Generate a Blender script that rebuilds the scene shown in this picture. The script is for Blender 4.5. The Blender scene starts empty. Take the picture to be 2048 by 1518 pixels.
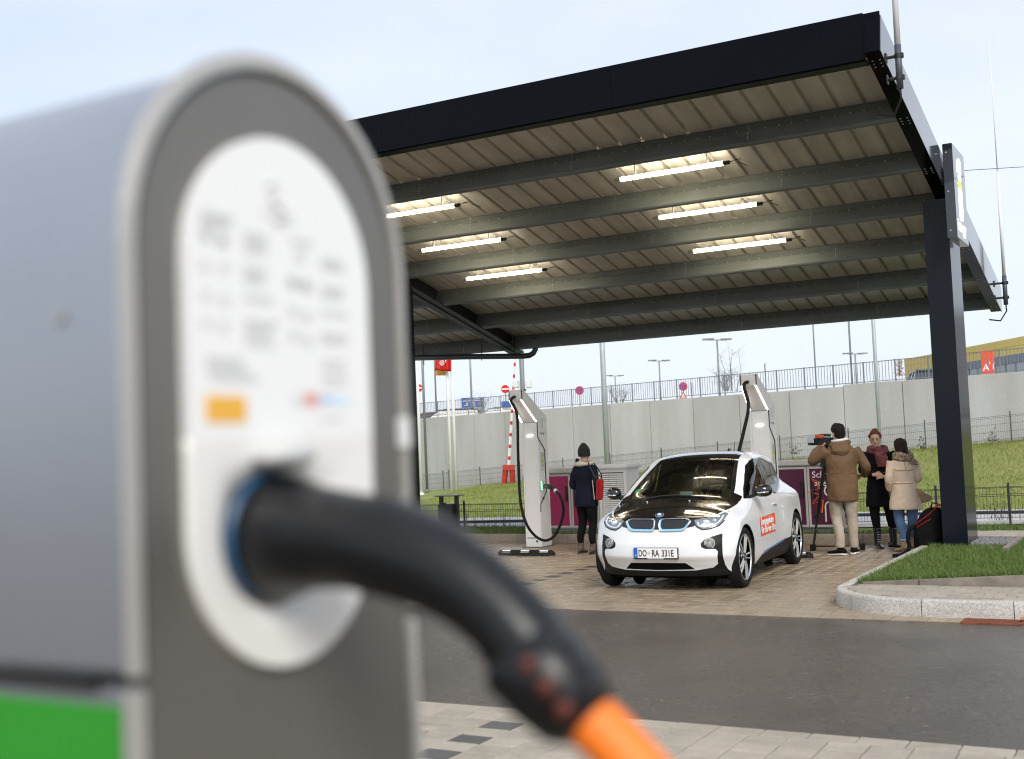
import bpy, bmesh, math, random
import numpy as np
from mathutils import Vector, Matrix, noise
random.seed(7); rng = np.random.default_rng(7)
scene = bpy.context.scene
C = scene.collection
PI = math.pi
# ---------------------------------------------------------------- camera
FPX, PITCH, ROLL, CAM_H, TH = 2392.1, 0.05622, -0.04067, 1.7306, 1.0603
_a = PI/2 - TH
_RZ = Matrix.Rotation(_a, 3, 'Z')
_f = Vector((0, math.cos(PITCH), math.sin(PITCH))); _u = Vector((0, -math.sin(PITCH), math.cos(PITCH))); _r = Vector((1, 0, 0))
CR = _RZ @ (math.cos(ROLL)*_r + math.sin(ROLL)*_u)
CU = _RZ @ (-math.sin(ROLL)*_r + math.cos(ROLL)*_u)
CF = _RZ @ _f
CP = Vector((0, 0, CAM_H))
cam = bpy.data.cameras.new('camera'); camo = bpy.data.objects.new('camera', cam); C.objects.link(camo)
camo.matrix_world = Matrix(((CR.x, CU.x, -CF.x, 0), (CR.y, CU.y, -CF.y, 0), (CR.z, CU.z, -CF.z, CAM_H), (0, 0, 0, 1)))
cam.sensor_width = 36; cam.lens = FPX/2048*36; cam.clip_start = 0.05; cam.clip_end = 1500
cam.dof.use_dof = True; cam.dof.focus_distance = 18; cam.dof.aperture_fstop = 2.6
scene.camera = camo
# ---------------------------------------------------------------- sky and sun (overcast)
SUN_EL, SUN_AZ = math.radians(40), math.radians(138)      # azimuth clockwise from +Y
world = bpy.data.worlds.new('World'); scene.world = world; world.use_nodes = True
nt = world.node_tree; nd = nt.nodes; lk = nt.links; nd.clear()
wo = nd.new('ShaderNodeOutputWorld'); bg = nd.new('ShaderNodeBackground'); bg.inputs[1].default_value = 0.1
sky = nd.new('ShaderNodeTexSky'); sky.sky_type = 'NISHITA'; sky.sun_disc = False
sky.sun_elevation = SUN_EL; sky.sun_rotation = SUN_AZ; sky.dust_density = 2.0
tc = nd.new('ShaderNodeTexCoord'); mp = nd.new('ShaderNodeMapping'); mp.inputs['Scale'].default_value = (1.2, 1.2, 3.2)
nz = nd.new('ShaderNodeTexNoise'); nz.inputs['Scale'].default_value = 1.1; nz.inputs['Detail'].default_value = 5; nz.inputs['Roughness'].default_value = 0.55
rp = nd.new('ShaderNodeMapRange'); rp.inputs['From Min'].default_value = 0.3; rp.inputs['From Max'].default_value = 0.7
rp.inputs['To Min'].default_value = 0.58; rp.inputs['To Max'].default_value = 0.97
mx = nd.new('ShaderNodeMix'); mx.data_type = 'RGBA'; mx.inputs[7].default_value = (5.1, 5.5, 6.15, 1)
lk.new(tc.outputs['Generated'], mp.inputs[0]); lk.new(mp.outputs[0], nz.inputs['Vector']); lk.new(nz.outputs[0], rp.inputs[0])
lk.new(rp.outputs[0], mx.inputs[0]); lk.new(sky.outputs[0], mx.inputs[6]); lk.new(mx.outputs[2], bg.inputs[0]); lk.new(bg.outputs[0], wo.inputs[0])
sun = bpy.data.lights.new('sun', 'SUN'); sun.energy = 1.5; sun.angle = math.radians(25); sun.color = (1, .965, .91)
so = bpy.data.objects.new('sun', sun); C.objects.link(so)
sd = Vector((math.sin(SUN_AZ)*math.cos(SUN_EL), math.cos(SUN_AZ)*math.cos(SUN_EL), math.sin(SUN_EL)))
so.rotation_euler = (-sd).to_track_quat('-Z', 'Y').to_euler()
vs = scene.view_settings; vs.view_transform = 'Standard'; vs.look = 'None'; vs.exposure = 0.85; vs.gamma = 1; vs.use_curve_mapping = False
scene.cycles.max_bounces = 8; scene.cycles.transparent_max_bounces = 12; scene.cycles.sample_clamp_indirect = 6
scene.cycles.filter_width = 1.15; scene.cycles.caustics_reflective = False; scene.cycles.caustics_refractive = False
# ---------------------------------------------------------------- helpers
def ray(px, py):
    return (px-1024)/FPX*CR - (py-759)/FPX*CU + CF
def at(px, py, depth):          # the point a photograph pixel shows at that distance
    return CP + ray(px, py)*depth
def on(px, py, axis, val):      # the point a pixel shows on the plane axis = val
    d = ray(px, py); return CP + d*((val-CP[axis])/d[axis])
WM = {}
def wm(o):
    return WM.get(o.name, Matrix())
def tag(o, label=None, cat=None, group=None, kind=None):
    if label: o['label'] = label
    if cat: o['category'] = cat
    if group: o['group'] = group
    if kind: o['kind'] = kind
    return o
def thing(name, label, cat, loc=(0, 0, 0), rz=0, group=None, kind=None):
    o = bpy.data.objects.new(name, None); C.objects.link(o); o.empty_display_size = .2
    o.location = loc; o.rotation_euler = (0, 0, rz)
    WM[o.name] = Matrix.Translation(loc) @ Matrix.Rotation(rz, 4, 'Z')
    return tag(o, label, cat, group, kind)
def place(name, mesh, parent=None, M=None):
    o = bpy.data.objects.new(name, mesh); C.objects.link(o)
    if parent is not None: o.parent = parent
    if M is not None: o.matrix_basis = M
    WM[o.name] = wm(parent) @ (M or Matrix()) if parent is not None else (M or Matrix())
    return o
def link_mesh(name, me, mat, parent=None, smooth=False):
    if mat is not None: me.materials.append(mat)
    if smooth:
        me.polygons.foreach_set('use_smooth', [True]*len(me.polygons))
    return place(name, me, parent)
def children(o):
    return [c for c in C.objects if c.parent == o]
def copy_tree(o, kids, parent=None):
    c = o.copy(); C.objects.link(c)
    if parent is not None: c.parent = parent
    for k in kids.get(o.name, ()): copy_tree(k, kids, c)
    return c
def kid_map():
    m = {}
    for ob in C.objects:
        if ob.parent: m.setdefault(ob.parent.name, []).append(ob)
    return m
def frame(d):
    d = Vector(d).normalized()
    a = Vector((0, 0, 1)) if abs(d.z) < .9 else Vector((1, 0, 0))
    x = d.cross(a).normalized(); return x, x.cross(d).normalized(), d
class MB:
    def __init__(s): s.v = []; s.f = []
    def add(s, vs, fs):
        n = len(s.v); s.v += [tuple(v) for v in vs]; s.f += [tuple(i+n for i in f) for f in fs]; return s
    def hexa(s, p):             # 8 corners: bottom 4 ccw, top 4 ccw
        return s.add(p, [(3, 2, 1, 0), (4, 5, 6, 7), (0, 1, 5, 4), (1, 2, 6, 5), (2, 3, 7, 6), (3, 0, 4, 7)])
    def box(s, c, d, M=None):
        x, y, z = d[0]/2, d[1]/2, d[2]/2
        p = [Vector((a, b, e)) for e in (-z, z) for a, b in ((-x, -y), (x, -y), (x, y), (-x, y))]
        if M is not None: p = [M @ q for q in p]
        return s.hexa([q + Vector(c) for q in p])
    def bx(s, x0, x1, y0, y1, z0, z1):
        return s.hexa([(x0, y0, z0), (x1, y0, z0), (x1, y1, z0), (x0, y1, z0), (x0, y0, z1), (x1, y0, z1), (x1, y1, z1), (x0, y1, z1)])
    def bar(s, p0, p1, w, h, up=(0, 0, 1)):
        p0 = Vector(p0); p1 = Vector(p1); d = (p1-p0).normalized(); up = Vector(up)
        if abs(d.dot(up)) > .99: up = Vector((1, 0, 0))
        x = d.cross(up).normalized(); y = x.cross(d).normalized()
        q = [p + x*a*w/2 + y*b*h/2 for p in (p0, p1) for a, b in ((-1, -1), (1, -1), (1, 1), (-1, 1))]
        return s.hexa(q)
    def tube(s, pts, r, n=8, caps=True, closed=False, flat=None):
        pts = [Vector(p) for p in pts]; m = len(pts)
        R = r if isinstance(r, (list, tuple)) else [r]*m
        x = None; base = len(s.v); vs = []
        for i, p in enumerate(pts):
            a = pts[i-1] if (i > 0 or closed) else p; b = pts[(i+1) % m] if (i < m-1 or closed) else p
            d = (b-a).normalized()
            if x is None: x, _, _ = frame(d)
            x = (x - d*x.dot(d)).normalized(); y = d.cross(x)
            for k in range(n):
                t = 2*PI*k/n; q = p + (x*math.cos(t) + y*math.sin(t))*R[i]
                vs.append(q)
        fs = []
        for i in range(m if closed else m-1):
            j = (i+1) % m
            for k in range(n):
                l = (k+1) % n; fs.append((i*n+k, i*n+l, j*n+l, j*n+k))
        if caps and not closed:
            fs.append(tuple(range(n-1, -1, -1))); fs.append(tuple((m-1)*n+k for k in range(n)))
        return s.add(vs, fs)
    def cyl(s, p0, p1, r0, r1=None, n=12):
        return s.tube([p0, p1], [r0, r0 if r1 is None else r1], n)
    def loft(s, rings, caps=True):
        n = len(rings[0]); vs = [v for r in rings for v in r]; fs = []
        for i in range(len(rings)-1):
            for k in range(n):
                l = (k+1) % n; fs.append((i*n+k, i*n+l, (i+1)*n+l, (i+1)*n+k))
        if caps:
            fs.append(tuple(range(n-1, -1, -1))); fs.append(tuple((len(rings)-1)*n+k for k in range(n)))
        return s.add(vs, fs)
    def ell(s, secs, n=16):     # secs: (cx,cy,z,rx,ry)
        return s.loft([[Vector((c[0]+c[3]*math.cos(2*PI*k/n), c[1]+c[4]*math.sin(2*PI*k/n), c[2])) for k in range(n)] for c in secs])
    def prism(s, poly, f0, f1): # poly of 2d points, f0/f1 map (a,b) to 3d
        n = len(poly)
        vs = [f0(*p) for p in poly] + [f1(*p) for p in poly]
        fs = [tuple(range(n-1, -1, -1)), tuple(range(n, 2*n))] + [(i, (i+1) % n, n+(i+1) % n, n+i) for i in range(n)]
        return s.add(vs, fs)
    def sphere(s, c, r, nu=14, nv=9):
        c = Vector(c); r = r if isinstance(r, (tuple, list)) else (r, r, r)
        vs = [c+Vector((0, 0, -r[2]))]; fs = []
        for j in range(1, nv):
            t = -PI/2 + PI*j/nv
            vs += [c + Vector((r[0]*math.cos(t)*math.cos(2*PI*k/nu), r[1]*math.cos(t)*math.sin(2*PI*k/nu), r[2]*math.sin(t))) for k in range(nu)]
        vs.append(c+Vector((0, 0, r[2])))
        for k in range(nu):
            l = (k+1) % nu; fs.append((0, 1+l, 1+k))
            for j in range(nv-2):
                a = 1+j*nu; fs.append((a+k, a+l, a+nu+l, a+nu+k))
            a = 1+(nv-2)*nu; fs.append((a+k, a+l, len(vs)-1))
        return s.add(vs, fs)
    def quad(s, a, b, c, d): return s.add([a, b, c, d], [(0, 1, 2, 3)])
    def mesh(s, name, M=None, bevel=0, fix=True):
        me = bpy.data.meshes.new(name)
        vs = s.v if M is None else [tuple(M @ Vector(v)) for v in s.v]
        me.from_pydata(vs, [], s.f)
        if fix or bevel:
            bm = bmesh.new(); bm.from_mesh(me)
            if fix: bmesh.ops.recalc_face_normals(bm, faces=bm.faces)
            if bevel:
                bmesh.ops.bevel(bm, geom=[e for e in bm.edges if len(e.link_faces) == 2 and e.calc_face_angle(0) > .5], offset=bevel, segments=2, affect='EDGES', clamp_overlap=True)
            bm.to_mesh(me); bm.free()
        return me
    def build(s, name, mat, parent=None, smooth=False, bevel=0, world=True, label=None, cat=None, group=None, kind=None, fix=True):
        M = wm(parent).inverted() if (parent is not None and world) else None
        me = s.mesh(name, M, bevel, fix)
        o = link_mesh(name, me, mat, parent, smooth)
        return tag(o, label, cat, group, kind)
def autosmooth(o, ang=35):
    me = o.data
    me.polygons.foreach_set('use_smooth', [True]*len(me.polygons))
    try: me.set_sharp_from_angle(angle=math.radians(ang))
    except Exception: pass
    return o
def np_mesh(name, V, Fq, mat=None, smooth=False):
    V = np.asarray(V, np.float32); Fq = np.asarray(Fq, np.int32); k = Fq.shape[1]
    me = bpy.data.meshes.new(name); me.vertices.add(len(V)); me.vertices.foreach_set('co', V.ravel())
    me.loops.add(Fq.size); me.loops.foreach_set('vertex_index', Fq.ravel())
    me.polygons.add(len(Fq)); me.polygons.foreach_set('loop_start', np.arange(len(Fq), dtype=np.int32)*k)
    if smooth: me.polygons.foreach_set('use_smooth', np.ones(len(Fq), bool))
    me.update(calc_edges=True); me.validate()
    if mat is not None: me.materials.append(mat)
    return me
def text(s, size, M, mat, parent=None, name='lettering', extrude=.0015, align='LEFT', xs=1.0, bold=0.0, sp=1.0):
    cu = bpy.data.curves.new(name, 'FONT'); cu.body = s; cu.size = size; cu.extrude = extrude; cu.align_x = align; cu.align_y = 'BOTTOM_BASELINE'
    cu.offset = bold; cu.resolution_u = 3; cu.space_character = sp; cu.space_line = .95
    o = bpy.data.objects.new(name+'_curve', cu); C.objects.link(o)
    me = bpy.data.meshes.new_from_object(o); bpy.data.objects.remove(o); bpy.data.curves.remove(cu)
    T = (wm(parent).inverted() if parent is not None else Matrix()) @ M @ Matrix.Diagonal((xs, 1, 1, 1))
    me.transform(T); me.name = name
    me.materials.clear()
    return link_mesh(name, me, mat, parent)
def axes(o, x, y):              # matrix whose local x,y are the given world directions, z = x cross y
    x = Vector(x).normalized(); y = Vector(y).normalized(); z = x.cross(y)
    return Matrix(((x.x, y.x, z.x, o[0]), (x.y, y.y, z.y, o[1]), (x.z, y.z, z.z, o[2]), (0, 0, 0, 1)))
# ---------------------------------------------------------------- materials
def mat(name, col, rough=.6, metal=0, var=0.0, scale=8, bump=0, bscale=60, rvar=0.0, coat=0, spec=.5, col2=None, detail=4, rnd=0, emit=None, estr=0, stretch=None, sub=0):
    m = bpy.data.materials.new(name); m.use_nodes = True; n = m.node_tree.nodes; l = m.node_tree.links
    b = n['Principled BSDF']; b.inputs['Base Color'].default_value = (*col, 1); b.inputs['Roughness'].default_value = rough
    b.inputs['Metallic'].default_value = metal; b.inputs['Coat Weight'].default_value = coat; b.inputs['Coat Roughness'].default_value = .04
    b.inputs['Specular IOR Level'].default_value = spec
    if sub: b.inputs['Sheen Weight'].default_value = sub
    if emit: b.inputs['Emission Color'].default_value = (*emit, 1); b.inputs['Emission Strength'].default_value = estr
    if var or bump or rvar or col2 or rnd:
        t = n.new('ShaderNodeTexCoord'); v = t.outputs['Object']
        if stretch:
            mm = n.new('ShaderNodeMapping'); mm.inputs['Scale'].default_value = stretch; l.new(v, mm.inputs[0]); v = mm.outputs[0]
        if rnd:
            oi = n.new('ShaderNodeObjectInfo'); ad = n.new('ShaderNodeVectorMath'); ad.operation = 'ADD'
            sc = n.new('ShaderNodeVectorMath'); sc.operation = 'SCALE'; sc.inputs['Scale'].default_value = 3.0
            l.new(oi.outputs['Location'], sc.inputs[0]); l.new(v, ad.inputs[0]); l.new(sc.outputs[0], ad.inputs[1]); v = ad.outputs[0]
    if var or col2 or rnd:
        z = n.new('ShaderNodeTexNoise'); z.inputs['Scale'].default_value = scale; z.inputs['Detail'].default_value = detail; l.new(v, z.inputs['Vector'])
        r = n.new('ShaderNodeMapRange'); r.inputs['From Min'].default_value = .28; r.inputs['From Max'].default_value = .72; l.new(z.outputs[0], r.inputs[0])
        x = n.new('ShaderNodeMix'); x.data_type = 'RGBA'
        c2 = col2 or tuple(min(1, c*(1+var)) for c in col); c1 = col if col2 else tuple(c*(1-var) for c in col)
        x.inputs[6].default_value = (*c1, 1); x.inputs[7].default_value = (*c2, 1); l.new(r.outputs[0], x.inputs[0]); out = x.outputs[2]
        if rnd:
            mr = n.new('ShaderNodeMapRange'); mr.inputs['To Min'].default_value = 1-rnd; mr.inputs['To Max'].default_value = 1+rnd; l.new(oi.outputs['Random'], mr.inputs[0])
            mu = n.new('ShaderNodeVectorMath'); mu.operation = 'SCALE'; l.new(out, mu.inputs[0]); l.new(mr.outputs[0], mu.inputs['Scale']); out = mu.outputs[0]
        l.new(out, b.inputs['Base Color'])
    if rvar:
        z2 = n.new('ShaderNodeTexNoise'); z2.inputs['Scale'].default_value = 1.1; z2.inputs['Detail'].default_value = 4; l.new(t.outputs['Object'] if not rnd else v, z2.inputs['Vector'])
        r2 = n.new('ShaderNodeMapRange'); r2.inputs['From Min'].default_value = .35; r2.inputs['From Max'].default_value = .65
        r2.inputs['To Min'].default_value = max(.03, rough-rvar); r2.inputs['To Max'].default_value = rough+rvar; l.new(z2.outputs[0], r2.inputs[0]); l.new(r2.outputs[0], b.inputs['Roughness'])
    if bump:
        z3 = n.new('ShaderNodeTexNoise'); z3.inputs['Scale'].default_value = bscale; z3.inputs['Detail'].default_value = 3; l.new(v, z3.inputs['Vector'])
        bp = n.new('ShaderNodeBump'); bp.inputs['Strength'].default_value = bump; bp.inputs['Distance'].default_value = .01; l.new(z3.outputs[0], bp.inputs['Height']); l.new(bp.outputs[0], b.inputs['Normal'])
    return m
def glass(name, tint=(.55, .62, .58), refl=1.5, rough=.0):
    m = bpy.data.materials.new(name); m.use_nodes = True; n = m.node_tree.nodes; l = m.node_tree.links; n.clear()
    o = n.new('ShaderNodeOutputMaterial'); t = n.new('ShaderNodeBsdfTransparent'); t.inputs[0].default_value = (*tint, 1)
    g = n.new('ShaderNodeBsdfGlossy'); g.inputs['Roughness'].default_value = rough
    fr = n.new('ShaderNodeFresnel'); fr.inputs[0].default_value = refl; x = n.new('ShaderNodeMixShader')
    l.new(fr.outputs[0], x.inputs[0]); l.new(t.outputs[0], x.inputs[1]); l.new(g.outputs[0], x.inputs[2]); l.new(x.outputs[0], o.inputs[0])
    return m
def speckle(m, scale, amt, rare=0):     # aggregate grains that vary a material's own colour; rare = a few much brighter grains
    n = m.node_tree.nodes; l = m.node_tree.links; b = n['Principled BSDF']; s = b.inputs['Base Color']
    t = n.new('ShaderNodeTexCoord'); v = n.new('ShaderNodeTexVoronoi'); v.inputs['Scale'].default_value = scale; l.new(t.outputs['Object'], v.inputs['Vector'])
    sp = n.new('ShaderNodeSeparateColor'); l.new(v.outputs['Color'], sp.inputs[0])
    r = n.new('ShaderNodeMapRange'); r.inputs['To Min'].default_value = 1-amt; r.inputs['To Max'].default_value = 1+amt; l.new(sp.outputs[0], r.inputs[0])
    if rare: r.inputs['From Min'].default_value = .99; r.inputs['To Min'].default_value = 1.0; r.inputs['To Max'].default_value = rare
    mu = n.new('ShaderNodeVectorMath'); mu.operation = 'SCALE'; l.new(r.outputs[0], mu.inputs['Scale'])
    if s.is_linked: l.new(s.links[0].from_socket, mu.inputs[0])
    else: mu.inputs[0].default_value = s.default_value[:3]
    l.new(mu.outputs[0], s); return m
M = {}
M['asphalt'] = speckle(speckle(mat('asphalt', (.062, .048, .036), .22, var=.18, scale=.7, bump=.6, bscale=110, rvar=.07, spec=.42), 75, .45), 48, .35, 3.2)
M['paver'] = speckle(mat('paver', (.35, .305, .245), .62, var=.12, scale=5, bump=.25, bscale=130, rnd=.09), 200, .14)
M['paver_wet'] = speckle(mat('paver_wet', (.305, .235, .16), .30, var=.12, scale=3, bump=.15, bscale=110, rnd=.06, rvar=.08), 200, .10)
M['paver_wet_joined'] = speckle(mat('paver_wet_joined', (.305, .235, .16), .30, var=.18, scale=2.2, bump=.15, bscale=110, rvar=.10), 200, .10)
M['paver_dark'] = mat('paver_dark', (.075, .072, .072), .5, var=.1, scale=6, bump=.15, rnd=.1)
M['paver_dark_wet'] = mat('paver_dark_wet', (.05, .045, .042), .4, var=.1, scale=6, bump=.15, rnd=.1)
M['sand'] = mat('sand', (.13, .105, .08), .9, var=.2, scale=20)
M['granite'] = speckle(mat('granite', (.46, .43, .385), .7, var=.12, scale=4, bump=.35, bscale=120), 150, .38)
M['kerb_brown'] = speckle(mat('kerb_brown', (.27, .225, .17), .75, var=.2, scale=5, bump=.3, bscale=100), 130, .25)
M['edging'] = mat('edging', (.22, .19, .155), .8, var=.3, scale=6, bump=.2)
M['concrete'] = speckle(mat('concrete', (.47, .452, .42), .85, col2=(.60, .592, .575), scale=1.0, rnd=.06, bump=.25, bscale=30, detail=8, stretch=(1, 1, .22)), 60, .07)
M['soil'] = mat('soil', (.07, .075, .03), .95, var=.3, scale=6)
M['lawn'] = mat('lawn', (.08, .13, .02), .95, scale=.9, col2=(.14, .17, .04), bump=.6, bscale=25)
M['grass'] = mat('grass', (.055, .115, .014), .7, scale=22, col2=(.145, .19, .042), detail=3)
M['grass_dry'] = mat('grass_dry', (.15, .22, .035), .8, scale=1.1, col2=(.32, .31, .095), detail=6)
M['path'] = mat('path', (.42, .42, .42), .8, var=.1, scale=3)
M['gravel'] = mat('gravel', (.06, .06, .065), .6, scale=40, col2=(.3, .29, .29))
M['anthracite'] = mat('anthracite', (.0024, .0031, .0054), .13, var=.08, scale=2, spec=.09, bump=.04, bscale=4)
M['post_paint'] = mat('post_paint', (.0075, .010, .0155), .16, var=.1, scale=2, spec=.2, bump=.04, bscale=4)
M['steel_dark'] = mat('steel_dark', (.02, .02, .021), .5, var=.15, scale=4)
M['galv'] = mat('galv', (.16, .178, .17), .5, .3, var=.22, scale=3, stretch=(.4, 1, 1))
M['sheet'] = mat('sheet', (.50, .485, .45), .5, 0, var=.16, scale=2.5, stretch=(3, .3, 1))
M['bolt'] = mat('bolt', (.5, .5, .48), .4, .6)
M['tube_glow'] = mat('tube_glow', (1, .95, .85), .4, emit=(1, .86, .62), estr=19)
M['plastic_black'] = mat('plastic_black', (.012, .012, .013), .45)
M['rubber'] = mat('rubber', (.010, .010, .010), .75, var=.2, scale=20, spec=.25)
M['white'] = mat('white', (.82, .82, .81), .45, var=.03, scale=3)
M['white_gloss'] = mat('white_gloss', (.80, .80, .79), .25, coat=.3)
M['cream'] = mat('cream', (.86, .84, .815), .45, var=.04, scale=2)
M['pole_grey'] = mat('pole_grey', (.40, .43, .43), .5, .2, var=.12, scale=3)
M['pole_dark'] = mat('pole_dark', (.22, .235, .24), .5, .2, var=.12, scale=3)
M['fence_green'] = mat('fence_green', (.022, .03, .026), .6)
M['fence_grey'] = mat('fence_grey', (.075, .08, .085), .6)
M['rail_grey'] = mat('rail_grey', (.20, .215, .235), .5)
M['magenta'] = mat('magenta', (.33, .008, .085), .42, var=.05, scale=2)
M['purple'] = mat('purple', (.085, .008, .040), .42, var=.05, scale=2)  # magenta darkened in the colour for the dark reflection on the doors
M['purple_side'] = mat('purple_side', (.33, .05, .14), .42, var=.05, scale=2)
M['cab'] = mat('cab', (.50, .485, .45), .5, var=.05, scale=3)
M['red'] = mat('red', (.62, .018, .012), .5, var=.06, scale=4)
M['orange_red'] = mat('orange_red', (.78, .09, .03), .5)
M['orange'] = mat('orange', (.85, .22, .02), .5)
M['cable_orange'] = mat('cable_orange', (.90, .20, .012), .5)
M['yellow'] = mat('yellow', (.78, .52, .10), .55)
M['yellow_wall'] = mat('yellow_wall', (.84, .62, .17), .6, var=.04, scale=.3)
M['label_yellow'] = mat('label_yellow', (.86, .46, .06), .5)
M['blue_sign'] = mat('blue_sign', (.035, .10, .36), .45)
M['blue'] = mat('blue', (.02, .12, .48), .4)
M['ink'] = mat('ink', (.02, .02, .02), .6)
M['ink_grey'] = mat('ink_grey', (.36, .36, .36), .6)
M['ink_light'] = mat('ink_light', (.56, .56, .55), .6)
M['led'] = mat('led', (1, 1, 1), .4, emit=(1, .97, .92), estr=2.4)
M['led_green'] = mat('led_green', (.2, 1, .6), .4, emit=(.25, 1, .65), estr=1.4)
M['led_sign'] = mat('led_sign', (1, 1, .9), .4, emit=(1, .97, .80), estr=1.1)
M['led_yellow'] = mat('led_yellow', (1, .95, .1), .4, emit=(1, .9, .1), estr=1.0)
# ================================================================ ground, road, pavements
mb = MB(); mb.quad((-400, -200, -.09), (400, -200, -.09), (400, 500, -.09), (-400, 500, -.09)); mb.build('ground', M['soil'], kind='structure')
mb = MB(); mb.bx(-90, 70, 6.985, 11.37, -.06, -.006); mb.build('road', M['asphalt'], kind='structure')
def paver_mesh(name, sx, sy, h=.06, j=.0035, c=.004):
    x, y = sx/2-j, sy/2-j; b = MB()
    r = lambda a, e, z: [(-a, -e, z), (a, -e, z), (a, e, z), (-a, e, z)]
    b.add(r(x, y, -h)+r(x, y, -c)+r(x-c, y-c, 0), [(i, (i+1) % 4, 4+(i+1) % 4, 4+i) for i in range(4)]+[(4+i, 4+(i+1) % 4, 8+(i+1) % 4, 8+i) for i in range(4)]+[(8, 9, 10, 11)])
    return b.mesh(name, fix=False)
def lay(parent, cells, sx, sy, m_single, m_join, name, limit, score, dark=None, m_dark=None, z0=0):
    """cells: (x, y); the largest in view become parts, the others are joined"""
    me = paver_mesh(name, sx, sy); me.materials.append(m_single)
    md = None
    if m_dark: md = me.copy(); md.materials.clear(); md.materials.append(m_dark)
    cells = sorted(cells, key=score); rest = []
    for i, (x, y) in enumerate(cells):
        dk = dark and dark(x, y)
        if i < limit or dk:
            Mx = Matrix.Translation((x, y, z0+random.uniform(-.0025, .0025))) @ Matrix.Rotation(random.gauss(0, .006), 4, 'Z') @ Matrix.Rotation(random.gauss(0, .004), 4, 'X')
            place(name, md if dk else me, parent, Mx)
        else: rest.append((x, y))
    if rest:
        base = np.array([v.co[:] for v in me.vertices]); fq = np.array([p.vertices[:] for p in me.polygons])
        P = np.array([(x, y, z0+random.uniform(-.0025, .0025)) for x, y in rest])
        V = (base[None]+P[:, None]).reshape(-1, 3); Fq = (fq[None]+(np.arange(len(rest))*len(base))[:, None, None]).reshape(-1, 4)
        o = place(name, np_mesh(name+'_rest', V, Fq, m_join), parent); tag(o, kind='stuff')
# pavement on the camera's side of the road
pav = MB().bx(-90, 70, -40, 6.98, -.10, -.012).build('pavement', M['sand'], kind='structure')
cells = [(-15.93-.0325*0+.2325*i, 6.725-.1853*j) for i in range(100) for j in range(38)]
vis = lambda x, y: (0 if (-4.3 < x < -.5 and y > 5.2) else 1, -y)
lay(pav, cells, .2325, .1853, M['paver'], M['paver'], 'paver', 290, lambda c: vis(*c), dark=lambda x, y: abs(x+3.84) < .12 and y > 4.6 and round((6.725-y)/.1853) % 2 == 1, m_dark=M['paver_dark'])
me = paver_mesh('edge_paver', .277, .158); me.materials.append(M['paver'])
for i in range(26):
    place('edge_paver', me, pav, Matrix.Translation((-6.1+.277*i+.08, 6.897, random.uniform(-.002, .002))))
# paved parking bay
bay = MB().bx(-30, -2.1, 11.62, 19.02, -.08, -.012).build('parking_bay', M['sand'], kind='structure')
cells = [(-3.40-.2005*i, 11.735+.2*j) for i in range(-6, 132) for j in range(36) if i >= 0 or 11.735+.2*j < 13.0]
def bay_vis(c):
    x, y = c; p = Vector((x, y, 0))-CP; d = p.dot(CF); px = 1024+FPX*p.dot(CR)/d
    return (0 if px > 985 and x > -10 and x < -2.2 else 1, d)
lay(bay, cells, .2005, .2, M['paver_wet'], M['paver_wet_joined'], 'paver', 285, bay_vis, dark=lambda x, y: abs(x+7.51) < .1 and 12 < y < 16.6 and round((y-11.735)/.2) % 2 == 0, m_dark=M['paver_dark_wet'])
# gutter row along the road edge, with a rusty drain grate
gut = MB().bx(-40, 30, 11.372, 11.618, -.08, -.014).build('gutter', M['sand'], kind='structure')
me = paver_mesh('gutter_stone', .1652, .235); me.materials.append(M['paver_wet'])
for i in range(52):
    x = -8.85+.1652*i
    if not (-1.88 < x < -1.33): place('gutter_stone', me, gut, Matrix.Translation((x, 11.495, random.uniform(-.003, .002))))
M['rust'] = mat('rust', (.20, .055, .025), .75, var=.45, scale=18, bump=.2)
gr = thing('drain_grate', 'rusty iron drain grate in the gutter at the foot of the granite kerb', 'drain grate', (-1.6, 11.47, 0))
b = MB(); b.bx(-1.865, -1.345, 11.34, 11.36, -.03, .006); b.bx(-1.865, -1.345, 11.575, 11.595, -.03, .006); b.bx(-1.865, -1.845, 11.36, 11.575, -.03, .006); b.bx(-1.365, -1.345, 11.36, 11.575, -.03, .006)
b.build('frame', M['rust'], gr)
for k in range(6): MB().bx(-1.845, -1.365, 11.372+.034*k, 11.386+.034*k, -.03, .003).build('grate_bar', M['rust'], gr)
# dead leaf lying on it
lf = MB(); lf.add([(-1.40, 11.50, .012), (-1.34, 11.47, .03), (-1.29, 11.50, .02), (-1.33, 11.56, .05), (-1.38, 11.55, .03)], [(0, 1, 2, 3, 4)])
tag(lf.build('leaf', mat('leaf', (.45, .17, .06), .7, var=.3, scale=60)), 'curled brown autumn leaf on the end of the rusty drain grate', 'leaf')
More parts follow.
